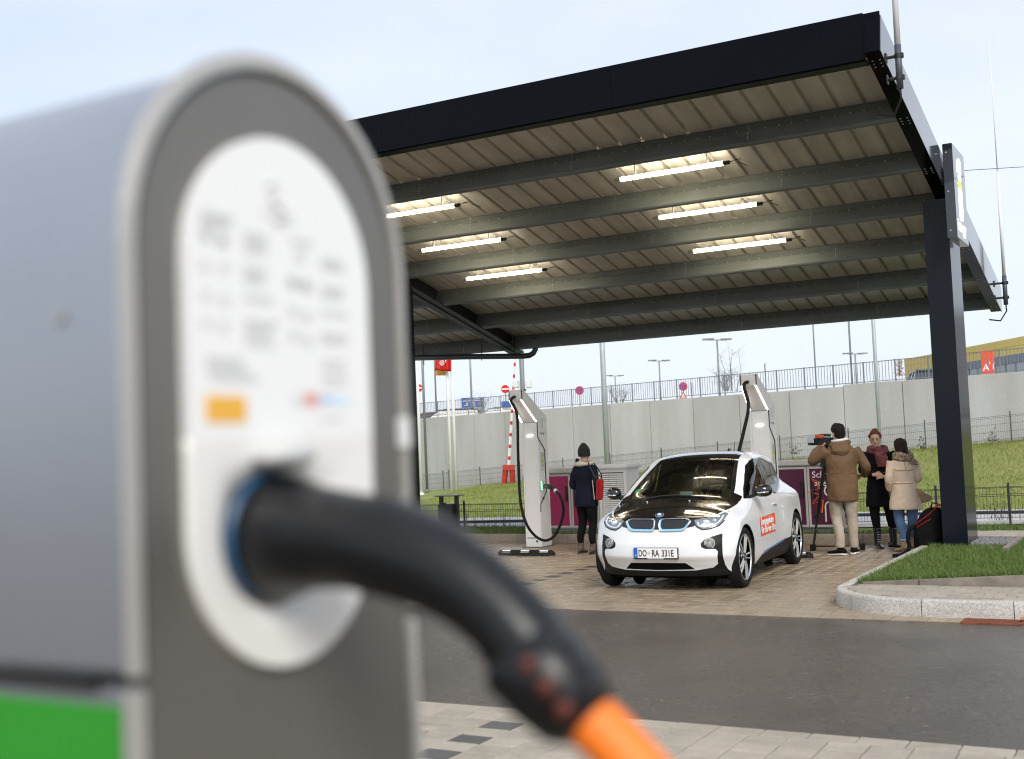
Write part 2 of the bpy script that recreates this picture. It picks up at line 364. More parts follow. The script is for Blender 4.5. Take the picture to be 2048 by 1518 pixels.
# ---------------------------------------------------------------- traffic island on the right
KZ = .16; R0 = 1.02; KC = (-2.24, 12.62)
isl = MB()
arc = [(KC[0]+(R0-.06)*math.cos(t), KC[1]+(R0-.06)*math.sin(t)) for t in np.linspace(PI, 1.5*PI, 10)]
isl.prism(arc+[(8, KC[1]-R0+.06), (8, 19.0), (-3.2, 19.0)], lambda a, e: (a, e, -.05), lambda a, e: (a, e, KZ-.016))
isl = isl.build('traffic_island', M['sand'], kind='structure')
def kerb_run(pts, parent, w, top, name, mt, lens, ch=.012, z0=-.05):
    """a line of kerb stones along the path pts (left side of the walk = back), cut to the given lengths"""
    P = [Vector((x, y, 0)) for x, y in pts]; S = [0]
    for i in range(1, len(P)): S.append(S[-1]+(P[i]-P[i-1]).length)
    def pos(s):
        s = min(max(s, 0), S[-1]); i = max(k for k in range(len(S)-1) if S[k] <= s+1e-9); t = (s-S[i])/(S[i+1]-S[i]); d = (P[i+1]-P[i]).normalized()
        return P[i].lerp(P[i+1], t), d
    s = 0; k = 0
    while s < S[-1]-.02:
        e = min(s+lens, S[-1]); b = MB(); rings = []
        for t in np.linspace(s+.004, e-.004, 7):
            p, d = pos(t); p2, d2 = pos(t+.05); p0, d0 = pos(t-.05); d = (d+d2+d0).normalized(); nrm = Vector((-d.y, d.x, 0)); z = Vector((0, 0, 1)); dz = .0
            rings.append([p+z*z0, p+z*(top-ch*2), p+nrm*ch+z*(top-ch*.5), p+nrm*ch*2+z*top, p+nrm*(w-ch)+z*top, p+nrm*w+z*(top-ch), p+nrm*w+z*z0])
        b.loft(rings); o = b.build(name, mt, parent); autosmooth(o, 50); s = e; k += 1
arc2 = [(KC[0]+R0*math.cos(t), KC[1]+R0*math.sin(t)) for t in np.linspace(PI, 1.5*PI, 14)]
kerb_run([(-3.27, 19.0), (-3.265, 15), arc2[0]], isl, .115, KZ, 'kerb_stone', M['granite'], 1.02)
kerb_run(arc2+[(8, KC[1]-R0)], isl, .115, KZ, 'kerb_stone', M['granite'], .80)
cells = []
for i in range(18):
    for j in range(7):
        x, y = -3.06+.2005*i+(.1 if j % 2 else 0), 11.80+.16*j
        if (x > KC[0] or (x-KC[0])**2+(y-KC[1])**2 < (R0-.17)**2) and y < 12.76: cells.append((x, y))
lay(isl, cells, .2005, .16, M['paver'], M['paver'], 'paver', 300, lambda c: c[0], z0=KZ)
# edging strip between the paving and the lawn: flush at the tip, proud further right
for x0, x1 in ((-3.06, -2.49), (-2.482, -1.45), (-1.442, -.4), (-.392, .65), (.658, 1.7)):
    zt = lambda x: KZ+.004+.062*(x+3.06)
    b = MB(); b.hexa([(x0, 12.80, .08), (x1, 12.80, .08), (x1, 12.86, .08), (x0, 12.86, .08), (x0, 12.80, zt(x0)), (x1, 12.80, zt(x1)), (x1, 12.86, zt(x1)), (x0, 12.86, zt(x0))]); b.build('edging_stone', M['edging'], isl, bevel=.006)
# lawn on the island (sheet + blades), gravel bed at the post, path behind
def zlawn(x, y): return KZ-.012+.062*np.clip(x+3.06, 0, 1.6)*np.clip(1-(y-12.86)/3, 0, 1)
gx, gy = np.linspace(-3.14, 6, 36), np.linspace(12.86, 18.9, 26)
V = [(x, y, float(zlawn(x, y))) for y in gy for x in gx]; Fq = [(j*36+i, j*36+i+1, (j+1)*36+i+1, (j+1)*36+i) for j in range(25) for i in range(35)]
place('lawn', np_mesh('lawn', V, Fq, M['lawn'], True)); tag(C.objects['lawn'], kind='structure')
bed = MB(); bed.bx(-2.612, -2.12, 16.95, 17.85, .10, KZ+.022).build('gravel_bed', M['gravel'], isl)
me = bpy.data.meshes.new('pebble'); bmx = bmesh.new(); bmesh.ops.create_icosphere(bmx, subdivisions=1, radius=1); bmx.to_mesh(me); bmx.free()
base = np.array([v.co[:] for v in me.vertices]); ft = np.array([p.vertices[:] for p in me.polygons]); n = 900
pos = np.column_stack([rng.uniform(-2.60, -2.13, n), rng.uniform(16.97, 17.83, n), np.full(n, KZ+.028)]); sc = rng.uniform(.012, .03, (n, 1, 1))*rng.uniform(.6, 1.2, (n, 1, 3))
V = (base[None]*sc*(1+.25*rng.normal(size=(n, len(base), 1))*.5)+pos[:, None]).reshape(-1, 3); Fq = (ft[None]+(np.arange(n)*len(base))[:, None, None]).reshape(-1, 3)
tag(place('gravel', np_mesh('gravel', V, Fq, M['gravel'])), 'dark pebbles filling the bed at the foot of the canopy post', 'gravel', kind='stuff')
for (x0, x1, y0, y1) in ((-2.12, -2.05, 16.3, 17.95), (-2.612, -2.12, 17.855, 17.93)):
    MB().bx(x0, x1, y0, y1, .08, KZ+.05).build('edging_stone', M['edging'], isl, bevel=.005)
cells = [(-3.05+.2005*i, 18.12+.16*j) for i in range(34) for j in range(6)]
lay(isl, cells, .2005, .16, M['paver'], M['paver'], 'paver', 120, lambda c: (c[0] > 1, c[0]), z0=KZ+.045)
MB().bx(-3.16, 6, 18.03, 19.0, .1, KZ+.03).build('path_bed', M['sand'], isl)
# kerb at the back of the bay, strip of grass behind it
bk = MB().bx(-30, 8, 19.10, 20.6, -.05, .12).build('verge', M['lawn'], kind='structure')
kerb_run([(-22, 19.0), (-3.27, 19.0)], bk, .10, .15, 'kerb_stone', M['kerb_brown'], 1.03)
MB().bx(-3.2, 8, 19.0, 19.1, -.05, .19).build('path_edging', M['edging'], bk)
# ground beyond the fence: a pale path, then the slope up to the wall
WP = Vector((-7.867, 35.25, 0)); WD = Vector((-.9375, .3478, 0)).normalized(); WN = Vector((.3478, .9375, 0)).normalized()   # wall line, its direction and its back side
def wall_pt(t, back=0.0): return WP+WD*t+WN*back
def wall_base(t): return 1.17-.0515*(t)
A0, A1 = Vector((-12.9, 21.4, 0)), Vector((-2.97, 23.9, 0)); B0, B1 = Vector((-15.5, 25.7, 0)), Vector((-3.3, 27.0, 0))
dA, dB = (A1-A0), (B1-B0)
pth = MB().hexa([A0-dA*2+Vector((0, 0, -.07)), A1+dA*2+Vector((0, 0, -.07)), B1+dB*2+Vector((0, 0, -.07)), B0-dB*2+Vector((0, 0, -.07)), A0-dA*2+Vector((0, 0, .0)), A1+dA*2+Vector((0, 0, .0)), B1+dB*2+Vector((0, 0, .0)), B0-dB*2+Vector((0, 0, .0))]).build('path', M['path'], kind='structure')
def slope_pt(u, w):       # u along, w from the path (0) to the wall (1)
    a = B0-dB*1.2+dB*(3.0*u); t = 34-52*u; b = wall_pt(t, .1); p = a.lerp(b, w); zb = wall_base(t)
    e = w*w*(3-2*w)*.6+w*.4
    p.z = -.01+zb*e+.05*noise.noise(Vector((p.x*.3, p.y*.3, 0)))*w*(1-w)*4
    return p
nu, nw = 70, 24
V = [slope_pt(i/(nu-1), j/(nw-1)) for j in range(nw) for i in range(nu)]
Fq = [(j*nu+i, j*nu+i+1, (j+1)*nu+i+1, (j+1)*nu+i) for j in range(nw-1) for i in range(nu-1)]
M['slope'] = mat('slope', (.15, .20, .04), .95, scale=.6, col2=(.28, .27, .09), bump=.8, bscale=12, detail=8)
tag(place('slope', np_mesh('slope', [tuple(v) for v in V], Fq, M['slope'], True)), kind='structure')
up = MB(); pts = [wall_pt(t, .32) for t in (31, 0, -60)]; far = [p+WN*260 for p in pts]
q = [pts[0], pts[-1], far[-1], far[0]]; up.hexa([p+Vector((0, 0, -.5)) for p in q]+[p+Vector((0, 0, 2.0)) for p in q])
up.build('upper_car_park', M['path'], kind='structure')
# ---------------------------------------------------------------- grass blades
def blades(name, pts, h0, h1, w, mt, label, lean=.5):
    n = len(pts); P = np.array(pts, float); a = rng.uniform(0, 2*PI, n); h = rng.uniform(h0, h1, n); l = rng.normal(0, lean, (n, 2))*h[:, None]
    dx = np.cos(a)*w; dy = np.sin(a)*w
    v = np.empty((n, 5, 3)); v[:, 0] = P; v[:, 0, 0] -= dx; v[:, 0, 1] -= dy; v[:, 1] = P; v[:, 1, 0] += dx; v[:, 1, 1] += dy
    mid = P.copy(); mid[:, :2] += l*.35; mid[:, 2] += h*.6
    v[:, 2] = mid; v[:, 2, 0] += dx*.7; v[:, 2, 1] += dy*.7; v[:, 3] = mid; v[:, 3, 0] -= dx*.7; v[:, 3, 1] -= dy*.7
    v[:, 4] = P; v[:, 4, :2] += l; v[:, 4, 2] += h
    o = (np.arange(n)*5)[:, None]
    F3 = np.concatenate([o+np.array([0, 1, 2]), o+np.array([0, 2, 3]), o+np.array([3, 2, 4])])
    tag(place(name, np_mesh(name, v.reshape(-1, 3), F3, mt)), label, 'grass', kind='stuff')
n = 60000
x = rng.uniform(-3.13, .9, n); y = 12.87+(18.0-12.87)*rng.random(n)**1.3
k = ~((x < -2.05) & (x > -2.62) & (y > 16.94)) & ~((x > -2.95) & (x < -2.6) & (y > 16.9) & (y < 17.76)); k &= ~((x > -3.0) & (y < 12.9)); k &= y < 12.9+ (x+3.2)*40
pts = np.column_stack([x, y, zlawn(x, y)-.005])[k]
blades('lawn_grass', pts, .035, .085, .0032, M['grass'], 'short green lawn on the traffic island around the canopy post')
n = 42000; x = rng.uniform(-14, 3.5, n); y = rng.uniform(19.12, 20.55, n); kk = ~((x > -10.3) & (x < -8.5) & (y > 19.3)) & ~((x > -6.1) & (x < -4.35) & (y > 19.3))
blades('verge_grass', np.column_stack([x, y, np.full(n, .117+.0)])[kk], .05, .12, .005, M['grass'], 'strip of green grass between the low back kerb and the dark wire fence')
pts = [slope_pt(rng.uniform(.30, .95), rng.random()) for _ in range(110000)]
blades('slope_grass', [tuple(p) for p in pts], .03, .095, .0055, M['grass_dry'], 'rough yellowish grass growing on the slope below the concrete wall', .9)
# ================================================================ canopy
S = .2436; XR = -2.6; XL = -15.5; YF = 13.095
cy_, sy_ = math.cos(math.atan(S)), math.sin(math.atan(S))
def zp(y, a): return a-S*(y-YF)       # height of the roof-parallel plane a over y
can = thing('canopy', 'big dark steel canopy with a sloping ribbed roof over the charging bays', 'canopy', (-7, 17, 0))
# posts
for i, (x0, x1) in enumerate(((-2.936, -2.615), (-12.24, -11.90))):
    b = MB(); z0 = 5.80-S*(16.9-YF); z1 = 5.80-S*(17.75-YF)
    b.hexa([(x0, 16.9, 0), (x1, 16.9, 0), (x1, 17.75, 0), (x0, 17.75, 0), (x0, 16.9, z0-.02), (x1, 16.9, z0-.02), (x1, 17.75, z1-.02), (x0, 17.75, z1-.02)])
    p = b.build('post', M['post_paint'], can, bevel=.006)
    for xx in (x0+.055, x1-.055):
        for zz in (.10, .20, .30):
            MB().cyl((xx, 16.902, z0-zz), (xx, 16.885, z0-zz), .019, n=6).build('bolt', M['steel_dark'], p)
# main beams (sloping): box on the right edge, I section on the left
def sl(x, y, n): return Vector((x, y+n*sy_, zp(y, 5.79)+n*cy_))
def slbox(b, x0, x1, y0, y1, n0, n1):
    return b.hexa([sl(x0, y0, n0), sl(x1, y0, n0), sl(x1, y1, n0), sl(x0, y1, n0), sl(x0, y0, n1), sl(x1, y0, n1), sl(x1, y1, n1), sl(x0, y1, n1)])
bm_ = slbox(MB(), -2.765, -2.6, 13.0, 21.72, 0, .41).build('beam', M['anthracite'], can, bevel=.005)
b = MB()
for yw in (13.25, 14.62, 16.03, 17.36, 18.76, 20.16, 21.5):
    for dx, dy in ((-.12, -.07), (-.04, -.07), (-.12, 0), (-.04, .0), (-.12, .07), (-.04, .07)):
        p = sl(-2.6+dx, yw+dy, -.002); b.cyl(p, p-Vector((0, 0, .006)), .011, n=6)
tag(b.build('bolt_heads', M['bolt'], bm_), kind='stuff')
b = MB(); slbox(b, -12.24, -11.90, 13.2, 21.8, 0, .03); slbox(b, -12.085, -12.055, 13.2, 21.8, .03, .37); slbox(b, -12.24, -11.90, 13.2, 21.8, .37, .40)
bl = b.build('beam', M['steel_dark'], can)
slbox(MB(), -12.083, -12.057, 13.2, 21.75, -.022, -.001).build('cable_tray', M['plastic_black'], bl)
# front fascia: metal panels with a turned-in lower edge
for x0, x1 in ((-15.5, -12.62), (-12.617, -9.2), (-9.197, -5.8), (-5.797, -2.78)):
    b = MB(); pf = [(YF, 5.775), (YF+.015, 5.755), (YF+.23, 5.765), (YF+.235, 5.785), (YF+.03, 5.79), (YF+.03, 6.27), (YF+.30, 6.27), (YF+.30, 6.29), (YF, 6.29)]
    b.prism(pf, lambda a, e: (x0, a, e), lambda a, e: (x1, a, e)); b.build('fascia_panel', M['anthracite'], can)
b = MB(); b.bx(-2.795, -2.6, YF-.006, YF+.012, 5.80, 6.275); b.build('fascia_cap', M['anthracite'], can, bevel=.004)
slbox(MB(), -2.600, -2.592, 13.0, 21.75, -.004, .43).build('side_plate', mat('side_plate', (.022, .026, .033), .10, var=.15, scale=1.5, spec=.6, coat=.5), can)
# purlins: rolled section with a turned lip, dotted with fixings
prof = [(0, .022), (.0, .175), (.018, .19), (.028, .292), (.062, .292), (.058, .055), (.085, .05), (.085, 0), (.066, 0), (.06, .012), (.042, .012), (.036, 0), (.022, 0), (.016, .012), (.004, .012)]
PY = (14.56, 15.97, 17.32, 18.72, 20.12, 21.52)
def ps(yw): return lambda x: (lambda a, e: (x, yw+a*cy_+e*sy_, zp(yw, 5.80)-a*sy_+e*cy_))
for yw in PY:
    b = MB(); f = ps(yw); b.prism(prof, f(-15.45), f(-2.768)); pu = b.build('purlin', M['galv'], can)
    b = MB(); g = lambda x, a, e: Vector((x, yw+a*cy_+e*sy_, zp(yw, 5.80)-a*sy_+e*cy_))
    x = -15.3
    while x < -2.9:
        p = g(x, .004, .184); b.cyl(p, p+Vector((0, -.012, -.002)), .008, n=5); x += .16+.04*rng.random()
    for xx in (-13.2, -9.6, -7.1, -4.6):
        for e in (.06, .09, .12, .15, .21, .25): p = g(xx, .001, e); b.cyl(p, p+Vector((0, -.012, -.002)), .007, n=5)
    tag(b.build('fixings', M['bolt'], pu), kind='stuff')
# roof sheets, each three pans wide, ribs folded upward
def sheet_mesh():
    xs = []; n0 = .296
    for k in range(3):
        o = k*.325; xs += [(o, n0), (o+.262, n0), (o+.278, n0+.045), (o+.300, n0+.045), (o+.316, n0)]
    xs.append((.972, n0)); b = MB(); m = len(xs)
    vs = [Vector((x, 13.12+n*sy_, zp(13.12, 5.80)+n*cy_)) for x, n in xs]+[Vector((x, 21.95+n*sy_, zp(21.95, 5.80)+n*cy_)) for x, n in xs]
    vs += [v+Vector((0, .0015, .006)) for v in vs]
    fs = [(i, i+1, m+i+1, m+i) for i in range(m-1)]+[(2*m+i, 3*m+i, 3*m+i+1, 2*m+i+1) for i in range(m-1)]
    b.add(vs, fs); me = b.mesh('roof_sheet', fix=False); me.materials.append(M['sheet']); return me
sm = sheet_mesh()
for k in range(13):
    x = -2.78-.975*(k+1)
    place('roof_sheet', sm, can, wm(can).inverted() @ Matrix.Translation((x+.004, 0, random.uniform(-.003, .003))))
slbox(MB(), -15.5, -2.62, 13.15, 21.98, .375, .385).build('roof_deck', M['steel_dark'], can)
# rain pipe under the low edge
b = MB(); b.tube([(-11.52, 21.62, 3.95), (-11.52, 21.6, 3.70), (-11.56, 21.58, 3.63), (-11.64, 21.56, 3.59), (-11.8, 21.55, 3.585), (-13, 21.5, 3.66), (-15.4, 21.45, 3.78)], .058, 10)
dp = b.build('rain_pipe', mat('pipe_dark', (.03, .032, .036), .28, spec=.6), can, smooth=True)
for x in (-11.95, -12.75, -14.2): MB().bx(x-.006, x+.006, 21.5, 21.512, 3.56, 3.98).build('pipe_hanger', M['steel_dark'], dp)
MB().bx(-15.5, -2.7, 21.68, 21.84, zp(21.7, 5.80)+.14, zp(21.7, 5.80)+.28).build('gutter_channel', M['anthracite'], can)
# luminous tubes hung between the purlins
def tube_light(x0, x1, y, lab):
    z = zp(y, 5.89); t = thing('tube_light', lab, 'tube light', (x0, y, z), group='lit tube lights under the canopy roof')
    MB().cyl((x0, y, z), (x1, y, z), .029, n=14).build('tube', M['tube_glow'], t, smooth=True)
    for s, x in ((-1, x0), (1, x1)): MB().cyl((x, y, z), (x+s*.09, y, z), .031, .026, n=10).build('end_cap', M['plastic_black'] if s > 0 else M['ink_grey'], t)
    for x in (x0+.22, x1-.22):
        b = MB(); b.bar((x, y-.42, zp(y-.42, 6.068)), (x, y+.62, zp(y+.62, 6.068)), .03, .012); b.bar((x, y, z+.028), (x, y, zp(y, 6.07)), .03, .012, up=(1, 0, 0)); b.build('bracket', M['bolt'], t)
    b = MB(); b.tube([(x1+.08, y, z), (x1+.17, y, z+.02), (x1+.20, y+.1, z+.05), (x1+.12, y+.3, z+.06), (x1+.16, y+.5, zp(y+.5, 6.05))], .006, 5); b.build('flex', M['plastic_black'], t)
for x0, x1, side in ((-6.63, -5.14, 'right-hand'), (-10.86, -9.36, 'left-hand')):
    for y, w in ((15.17, 'nearest the fascia'), (16.54, 'middle one of three'), (17.92, 'deepest under the roof')):
        tube_light(x0, x1, y, 'lit white tube light in the %s row under the canopy, %s' % (side, w))
# illuminated pylon sign on the post
sg = thing('sign_panel', 'tall dark sign with glowing white keyhole emblem and lettering on the canopy post', 'sign', (-2.5, 17, 4.2))
MB().bx(-2.575, -2.45, 16.5, 17.45, 4.24, 5.50).build('panel', mat('panel', (.02, .024, .031), .09, var=.1, scale=1, spec=.6, coat=.5), sg, bevel=.006)
for z in (4.34, 4.86, 5.38): MB().cyl((-2.53, 16.505, z), (-2.53, 16.492, z), .012, n=6).build('screw', M['bolt'], sg)
X = -2.446
def stroke(pts, r, m, closed=False): return MB().tube([(X, y, z) for y, z in pts], r, 6, closed=closed).build('emblem', m, sg)
stroke([(16.95+.085*math.cos(t), 5.24+.12*math.sin(t)) for t in np.linspace(-PI/2-.5, 1.5*PI-.9, 22)], .012, M['led_sign'])
stroke([(16.90, 5.135), (17.0, 5.06)], .012, M['led_sign']); stroke([(17.02, 5.10), (16.88, 5.02), (17.02, 4.99), (16.9, 4.90)], .014, M['led_yellow'])
stroke([(16.88, 4.96), (16.88, 4.58), (16.90, 4.535), (16.95, 4.52), (17.0, 4.535), (17.02, 4.58), (17.02, 4.96)], .012, M['led_sign'])
text('innogy', .23, axes((X, 16.62, 4.36), (0, 1, 0), (0, 0, 1)), M['led_sign'], sg, 'lettering', .004)
# lightning rods
def rod(x, y, z0, ztop, r0, lab):
    t = thing('lightning_rod', lab, 'lightning rod', (x, y, z0), group='lightning rods on the canopy edge')
    MB().cyl((x, y, z0), (x, y, z0+.48), .036, n=12).build('socket', mat('socket', (.07, .075, .095), .45), t, smooth=True)
    MB().tube([(x, y, z0+.46), (x, y, z0+2.2)], [r0, r0*.8], 10).build('tube', M['white'], t, smooth=True)
    MB().tube([(x, y, z0+2.18), (x, y, ztop)], [.011, .004], 6).build('tip', M['white'], t, smooth=True)
    for dz in (.12, .36):
        b = MB(); b.cyl((-2.59, y, z0+dz), (x, y, z0+dz), .018, n=8); b.bx(-2.592, -2.58, y-.03, y+.03, z0+dz-.05, z0+dz+.05); b.cyl((x, y, z0+dz-.022), (x, y, z0+dz+.022), .043, n=12); b.bx(x+.03, x+.055, y-.02, y+.02, z0+dz-.025, z0+dz+.025); b.build('clamp', M['steel_dark'], t)
    b = MB(); b.tube([(x, y, z0+.02), (x, y+.03, z0-.10), (x-.12, y+.18, z0-.24), (x-.30, y+.25, z0-.2)], .012, 6); b.build('wire', M['plastic_black'], t, smooth=True)
rod(-2.46, 13.25, 5.43, 9.5, .033, 'thick white lightning rod clamped to the front corner of the canopy')
rod(-2.43, 20.95, 3.72, 8.15, .028, 'long thin white lightning rod at the low back corner of the canopy')
b = MB(); b.tube([at(1895, 343, 20), at(2300, 318, 20)], .006, 4); tag(b.build('cable', M['pole_dark']), 'thin overhead wire crossing the sky beyond the sign panel', 'cable')
# ================================================================ retaining wall, railing, fences and what stands beyond
Z = Vector((0, 0, 1))
joints = [-1.016-1.95*3+1.95*k for k in range(18)]
rw = thing('retaining_wall', 'long pale concrete retaining wall of upright panels above the grass slope', 'wall', wall_pt(5))
for k in range(len(joints)-1):
    t0, t1 = joints[k]+.012, joints[k+1]-.012; b = MB(); top = 3.12+.012*random.uniform(-1, 1)+(.04 if joints[k] < 0 else 0)
    q = [wall_pt(t0, 0), wall_pt(t1, 0), wall_pt(t1, .3), wall_pt(t0, .3)]
    b.hexa([p-Z*.6 for p in q]+[p+Z*top for p in q]); b.build('wall_panel', M['concrete'], rw, bevel=.012)
q = [wall_pt(joints[0], .05), wall_pt(joints[-1], .05), wall_pt(joints[-1], .28), wall_pt(joints[0], .28)]
MB().hexa([p-Z*.6 for p in q]+[p+Z*3.06 for p in q]).build('joint_filler', mat('joint_filler', (.13, .13, .125), .9), rw)
# railing on top
rl = thing('railing', 'grey steel railing of thin upright bars along the top of the concrete wall', 'railing', wall_pt(5)+Z*3.12)
T0, T1 = -4.9, 25.1
m_p = MB().bx(-.02, .02, -.012, .012, 0, .68).mesh('post'); m_p.materials.append(M['rail_grey'])
m_b = MB().bx(-.006, .006, -.006, .006, .08, .66).mesh('baluster'); m_b.materials.append(M['rail_grey'])
ang = math.atan2(WD.y, WD.x); t = T0; i = 0
IW = wm(rl).inverted()
while t < T1:
    P_ = wall_pt(t, .15)+Z*3.11
    if i % 10 == 0: place('post', m_p, rl, IW @ Matrix.Translation(P_) @ Matrix.Rotation(ang, 4, 'Z'))
    else: place('baluster', m_b, rl, IW @ Matrix.Translation(P_) @ Matrix.Rotation(ang, 4, 'Z'))
    t += .104; i += 1
for z in (.66, .09): MB().bar(wall_pt(T0, .15)+Z*(3.11+z), wall_pt(T1, .15)+Z*(3.11+z), .022, .022).build('rail', M['rail_grey'], rl)
# wire fences: posts are parts, the wires one mesh
def wire_fence(name, label, pts, h, gap, rows, mt, post_at, rw_=.0035, group=None, post_h=None, pr=.016):
    t = thing(name, label, 'fence', pts[0], group=group)
    P = [Vector(p) for p in pts]; S = [0]
    for i in range(1, len(P)): S.append(S[-1]+(P[i]-P[i-1]).length)
    def pos(s):
        i = 0
        while i < len(S)-2 and S[i+1] < s: i += 1
        return P[i].lerp(P[i+1], (s-S[i])/(S[i+1]-S[i]))
    b = MB(); s = 0
    while s < S[-1]:
        p = pos(s); b.bar(p+Z*.02, p+Z*h, rw_*1.6, rw_*1.6, up=(1, 0, 0)); s += gap
    for r in rows:
        for i in range(len(P)-1): b.bar(P[i]+Z*r, P[i+1]+Z*r, rw_*2, rw_*3)
    tag(b.build('wire_mesh', mt, t), kind='stuff')
    for s in post_at:
        p = pos(min(s, S[-1])); b = MB(); b.bar(p-Z*.2, p+Z*(post_h or h+.06), pr*2, pr*2, up=(1, 0, 0)); b.build('post', mt, t)
wire_fence('wire_fence', 'low dark green wire fence behind the charging cabinets and the grass strip',
           [(-15, 20.15, .12), (-10, 20.2, .13), (-5.5, 20.3, .20), (-2.5, 20.4, .27), (4, 20.6, .33)], .52, .052, (.03, .37, .40, .50, .515), M['fence_green'], [0.05, 2.5, 5.0, 7.5, 10, 11.4, 12.5, 15, 17.4], .0028)
rows = (.05, .25, .45, .62, .66)
fp = []
for t in np.linspace(26, -12, 39): p = wall_pt(t, -.45); p.z = wall_base(t)-.02; fp.append(tuple(p))
wire_fence('wire_fence', 'thin grey wire fence with slim posts standing just in front of the concrete wall', fp, .68, .06, rows, M['fence_grey'], [2.45*k+1.0 for k in range(16)]+[6.3], .0024, post_h=.76, pr=.014)
# dark strip on the pale path, built as a low bar
d = (A1-A0).normalized(); lb = thing('low_rail', 'low dark timber rail lying along the pale path behind the wire fence', 'rail', (A0+B0)/2)
c0, c1 = (A0*.42+B0*.58), (A1*.42+B1*.58); e = (c1-c0)
MB().bar(c0-e*1+Z*.03, c1+e*1.5+Z*.03, .10, .06).build('beam', M['plastic_black'], lb)
for k in range(14): p = c0-e*.9+e*(.25*k); MB().bx(p.x-.05, p.x+.05, p.y-.05, p.y+.05, -.05, .0).build('block', M['plastic_black'], lb)
# dry stems along the fence
def stems(x, y, z, n, h, lab, grp):
    b = MB()
    for _ in range(n):
        a = random.uniform(0, 2*PI); r = random.uniform(0, .16); p0 = Vector((x+r*math.cos(a)*2, y+r*math.sin(a)*.6, z)); q = p0+Vector((random.gauss(0, .05), random.gauss(0, .04), random.uniform(.4, 1)*h)); m_ = p0.lerp(q, .55)+Vector((random.gauss(0, .02), random.gauss(0, .02), 0)); b.tube([p0, m_, q], [.004, .003, .0015], 4)
        for _k in range(2): t_ = random.uniform(.4, .9); p_ = p0.lerp(q, t_); b.tube([p_, p_+Vector((random.gauss(0, .06), random.gauss(0, .05), .09))], [.0022, .001], 3)
    tag(b.build('shrub', M['twig']), lab, 'shrub', grp)
M['twig'] = mat('twig', (.14, .075, .05), .85, var=.3, scale=30)
M['twig_grey'] = mat('twig_grey', (.20, .185, .165), .85, var=.3, scale=30)
for i, (x, l_) in enumerate(((-13.1, 'leafless brown shrub behind the wire fence left of the litter bin'), (-12.35, 'leafless brown shrub behind the wire fence straight behind the litter bin'), (-11.75, 'leafless brown shrub behind the wire fence just right of the litter bin'), (-11.1, 'leafless brown shrub behind the fence midway between litter bin and charger'), (-10.5, 'leafless brown shrub behind the fence close to the left charger'))): stems(x, 20.35, .11, 16, .34, l_, 'bare shrubs along the fence')
for i, (x, l_) in enumerate(((-2.6, 'leafless brown shrub behind the fence nearest the canopy post'), (-2.05, 'leafless brown shrub behind the fence, middle of three right of the canopy post'), (-1.55, 'leafless brown shrub behind the fence at the right edge of the view'))): stems(x, 20.55, .25, 16, .34, l_, 'bare shrubs along the fence')
# ---------------------------------------------------------------- poles
def pole(px0, py0, px1, py1, depth, r, mt, name, label, cat, group=None, ext_top=0, ext_bot=0, rt=None):
    a, c = at(px0, py0, depth), at(px1, py1, depth); x, y = (a.x+c.x)/2, (a.y+c.y)/2
    z0, z1 = min(a.z, c.z)-ext_bot, max(a.z, c.z)+ext_top
    t = thing(name, label, cat, (x, y, z0), group=group)
    MB().cyl((x, y, z0), (x, y, z1), r, rt or r, 12).build('pole', mt, t, smooth=True)
    MB().cyl((x, y, z0), (x, y, z0+.12), r*1.7, n=12).build('base', mt, t, smooth=True)
    return t, x, y, z0, z1
pole(1205, 690, 1214, 930, 33, .072, M['pole_grey'], 'lamp_pole', 'stout grey lamp pole behind the cabinets between the two chargers', 'lamp pole', ext_top=2.0, ext_bot=.75)
pole(1748, 640, 1757, 860, 29, .046, M['pole_grey'], 'lamp_pole', 'slim grey lamp pole in front of the wall above the red-haired woman', 'lamp pole', ext_top=1.6, ext_bot=1.3)
pole(1626, 650, 1632, 762, 46, .028, M['pole_dark'], 'lamp_pole', 'thin dark pole behind the railing, left of the slim grey pole', 'lamp pole', ext_top=1.5, ext_bot=.4)
pole(1697, 640, 1704, 758, 44, .036, M['pole_dark'], 'lamp_pole', 'dark pole behind the railing, second left of the canopy post', 'lamp pole', ext_top=1.5, ext_bot=.4)
pole(940, 712, 944, 820, 60, .05, M['pole_grey'], 'lamp_pole', 'grey lamp pole rising behind the blue information board', 'lamp pole', ext_top=3, ext_bot=.5)
pole(870, 745, 873, 830, 58, .04, M['pole_dark'], 'lamp_pole', 'dark thin pole to the left behind the red flag', 'lamp pole', ext_top=3, ext_bot=.5)
pole(847, 715, 852, 985, 47, .05, M['pole_dark'], 'lamp_pole', 'galvanised grey pole close beside the leftmost white flagpole', 'lamp pole', ext_top=2.5)
t, x, y, z0, z1 = pole(1043, 705, 1052, 960, 38, .075, M['pole_dark'], 'lamp_pole', 'grey pole carrying two floodlight boxes behind the first charger', 'lamp pole', ext_top=1.6)
for s in (-1, 1):
    p = Vector((x, y, at(1045, 768, 38).z))+CR*(.20*s); MB().box(p, (.16, .2, .24)).build('floodlight', M['white'], t, bevel=.02)
MB().box((x, y, at(1045, 780, 38).z), (.22, .08, .05)).build('bracket', M['steel_dark'], t)
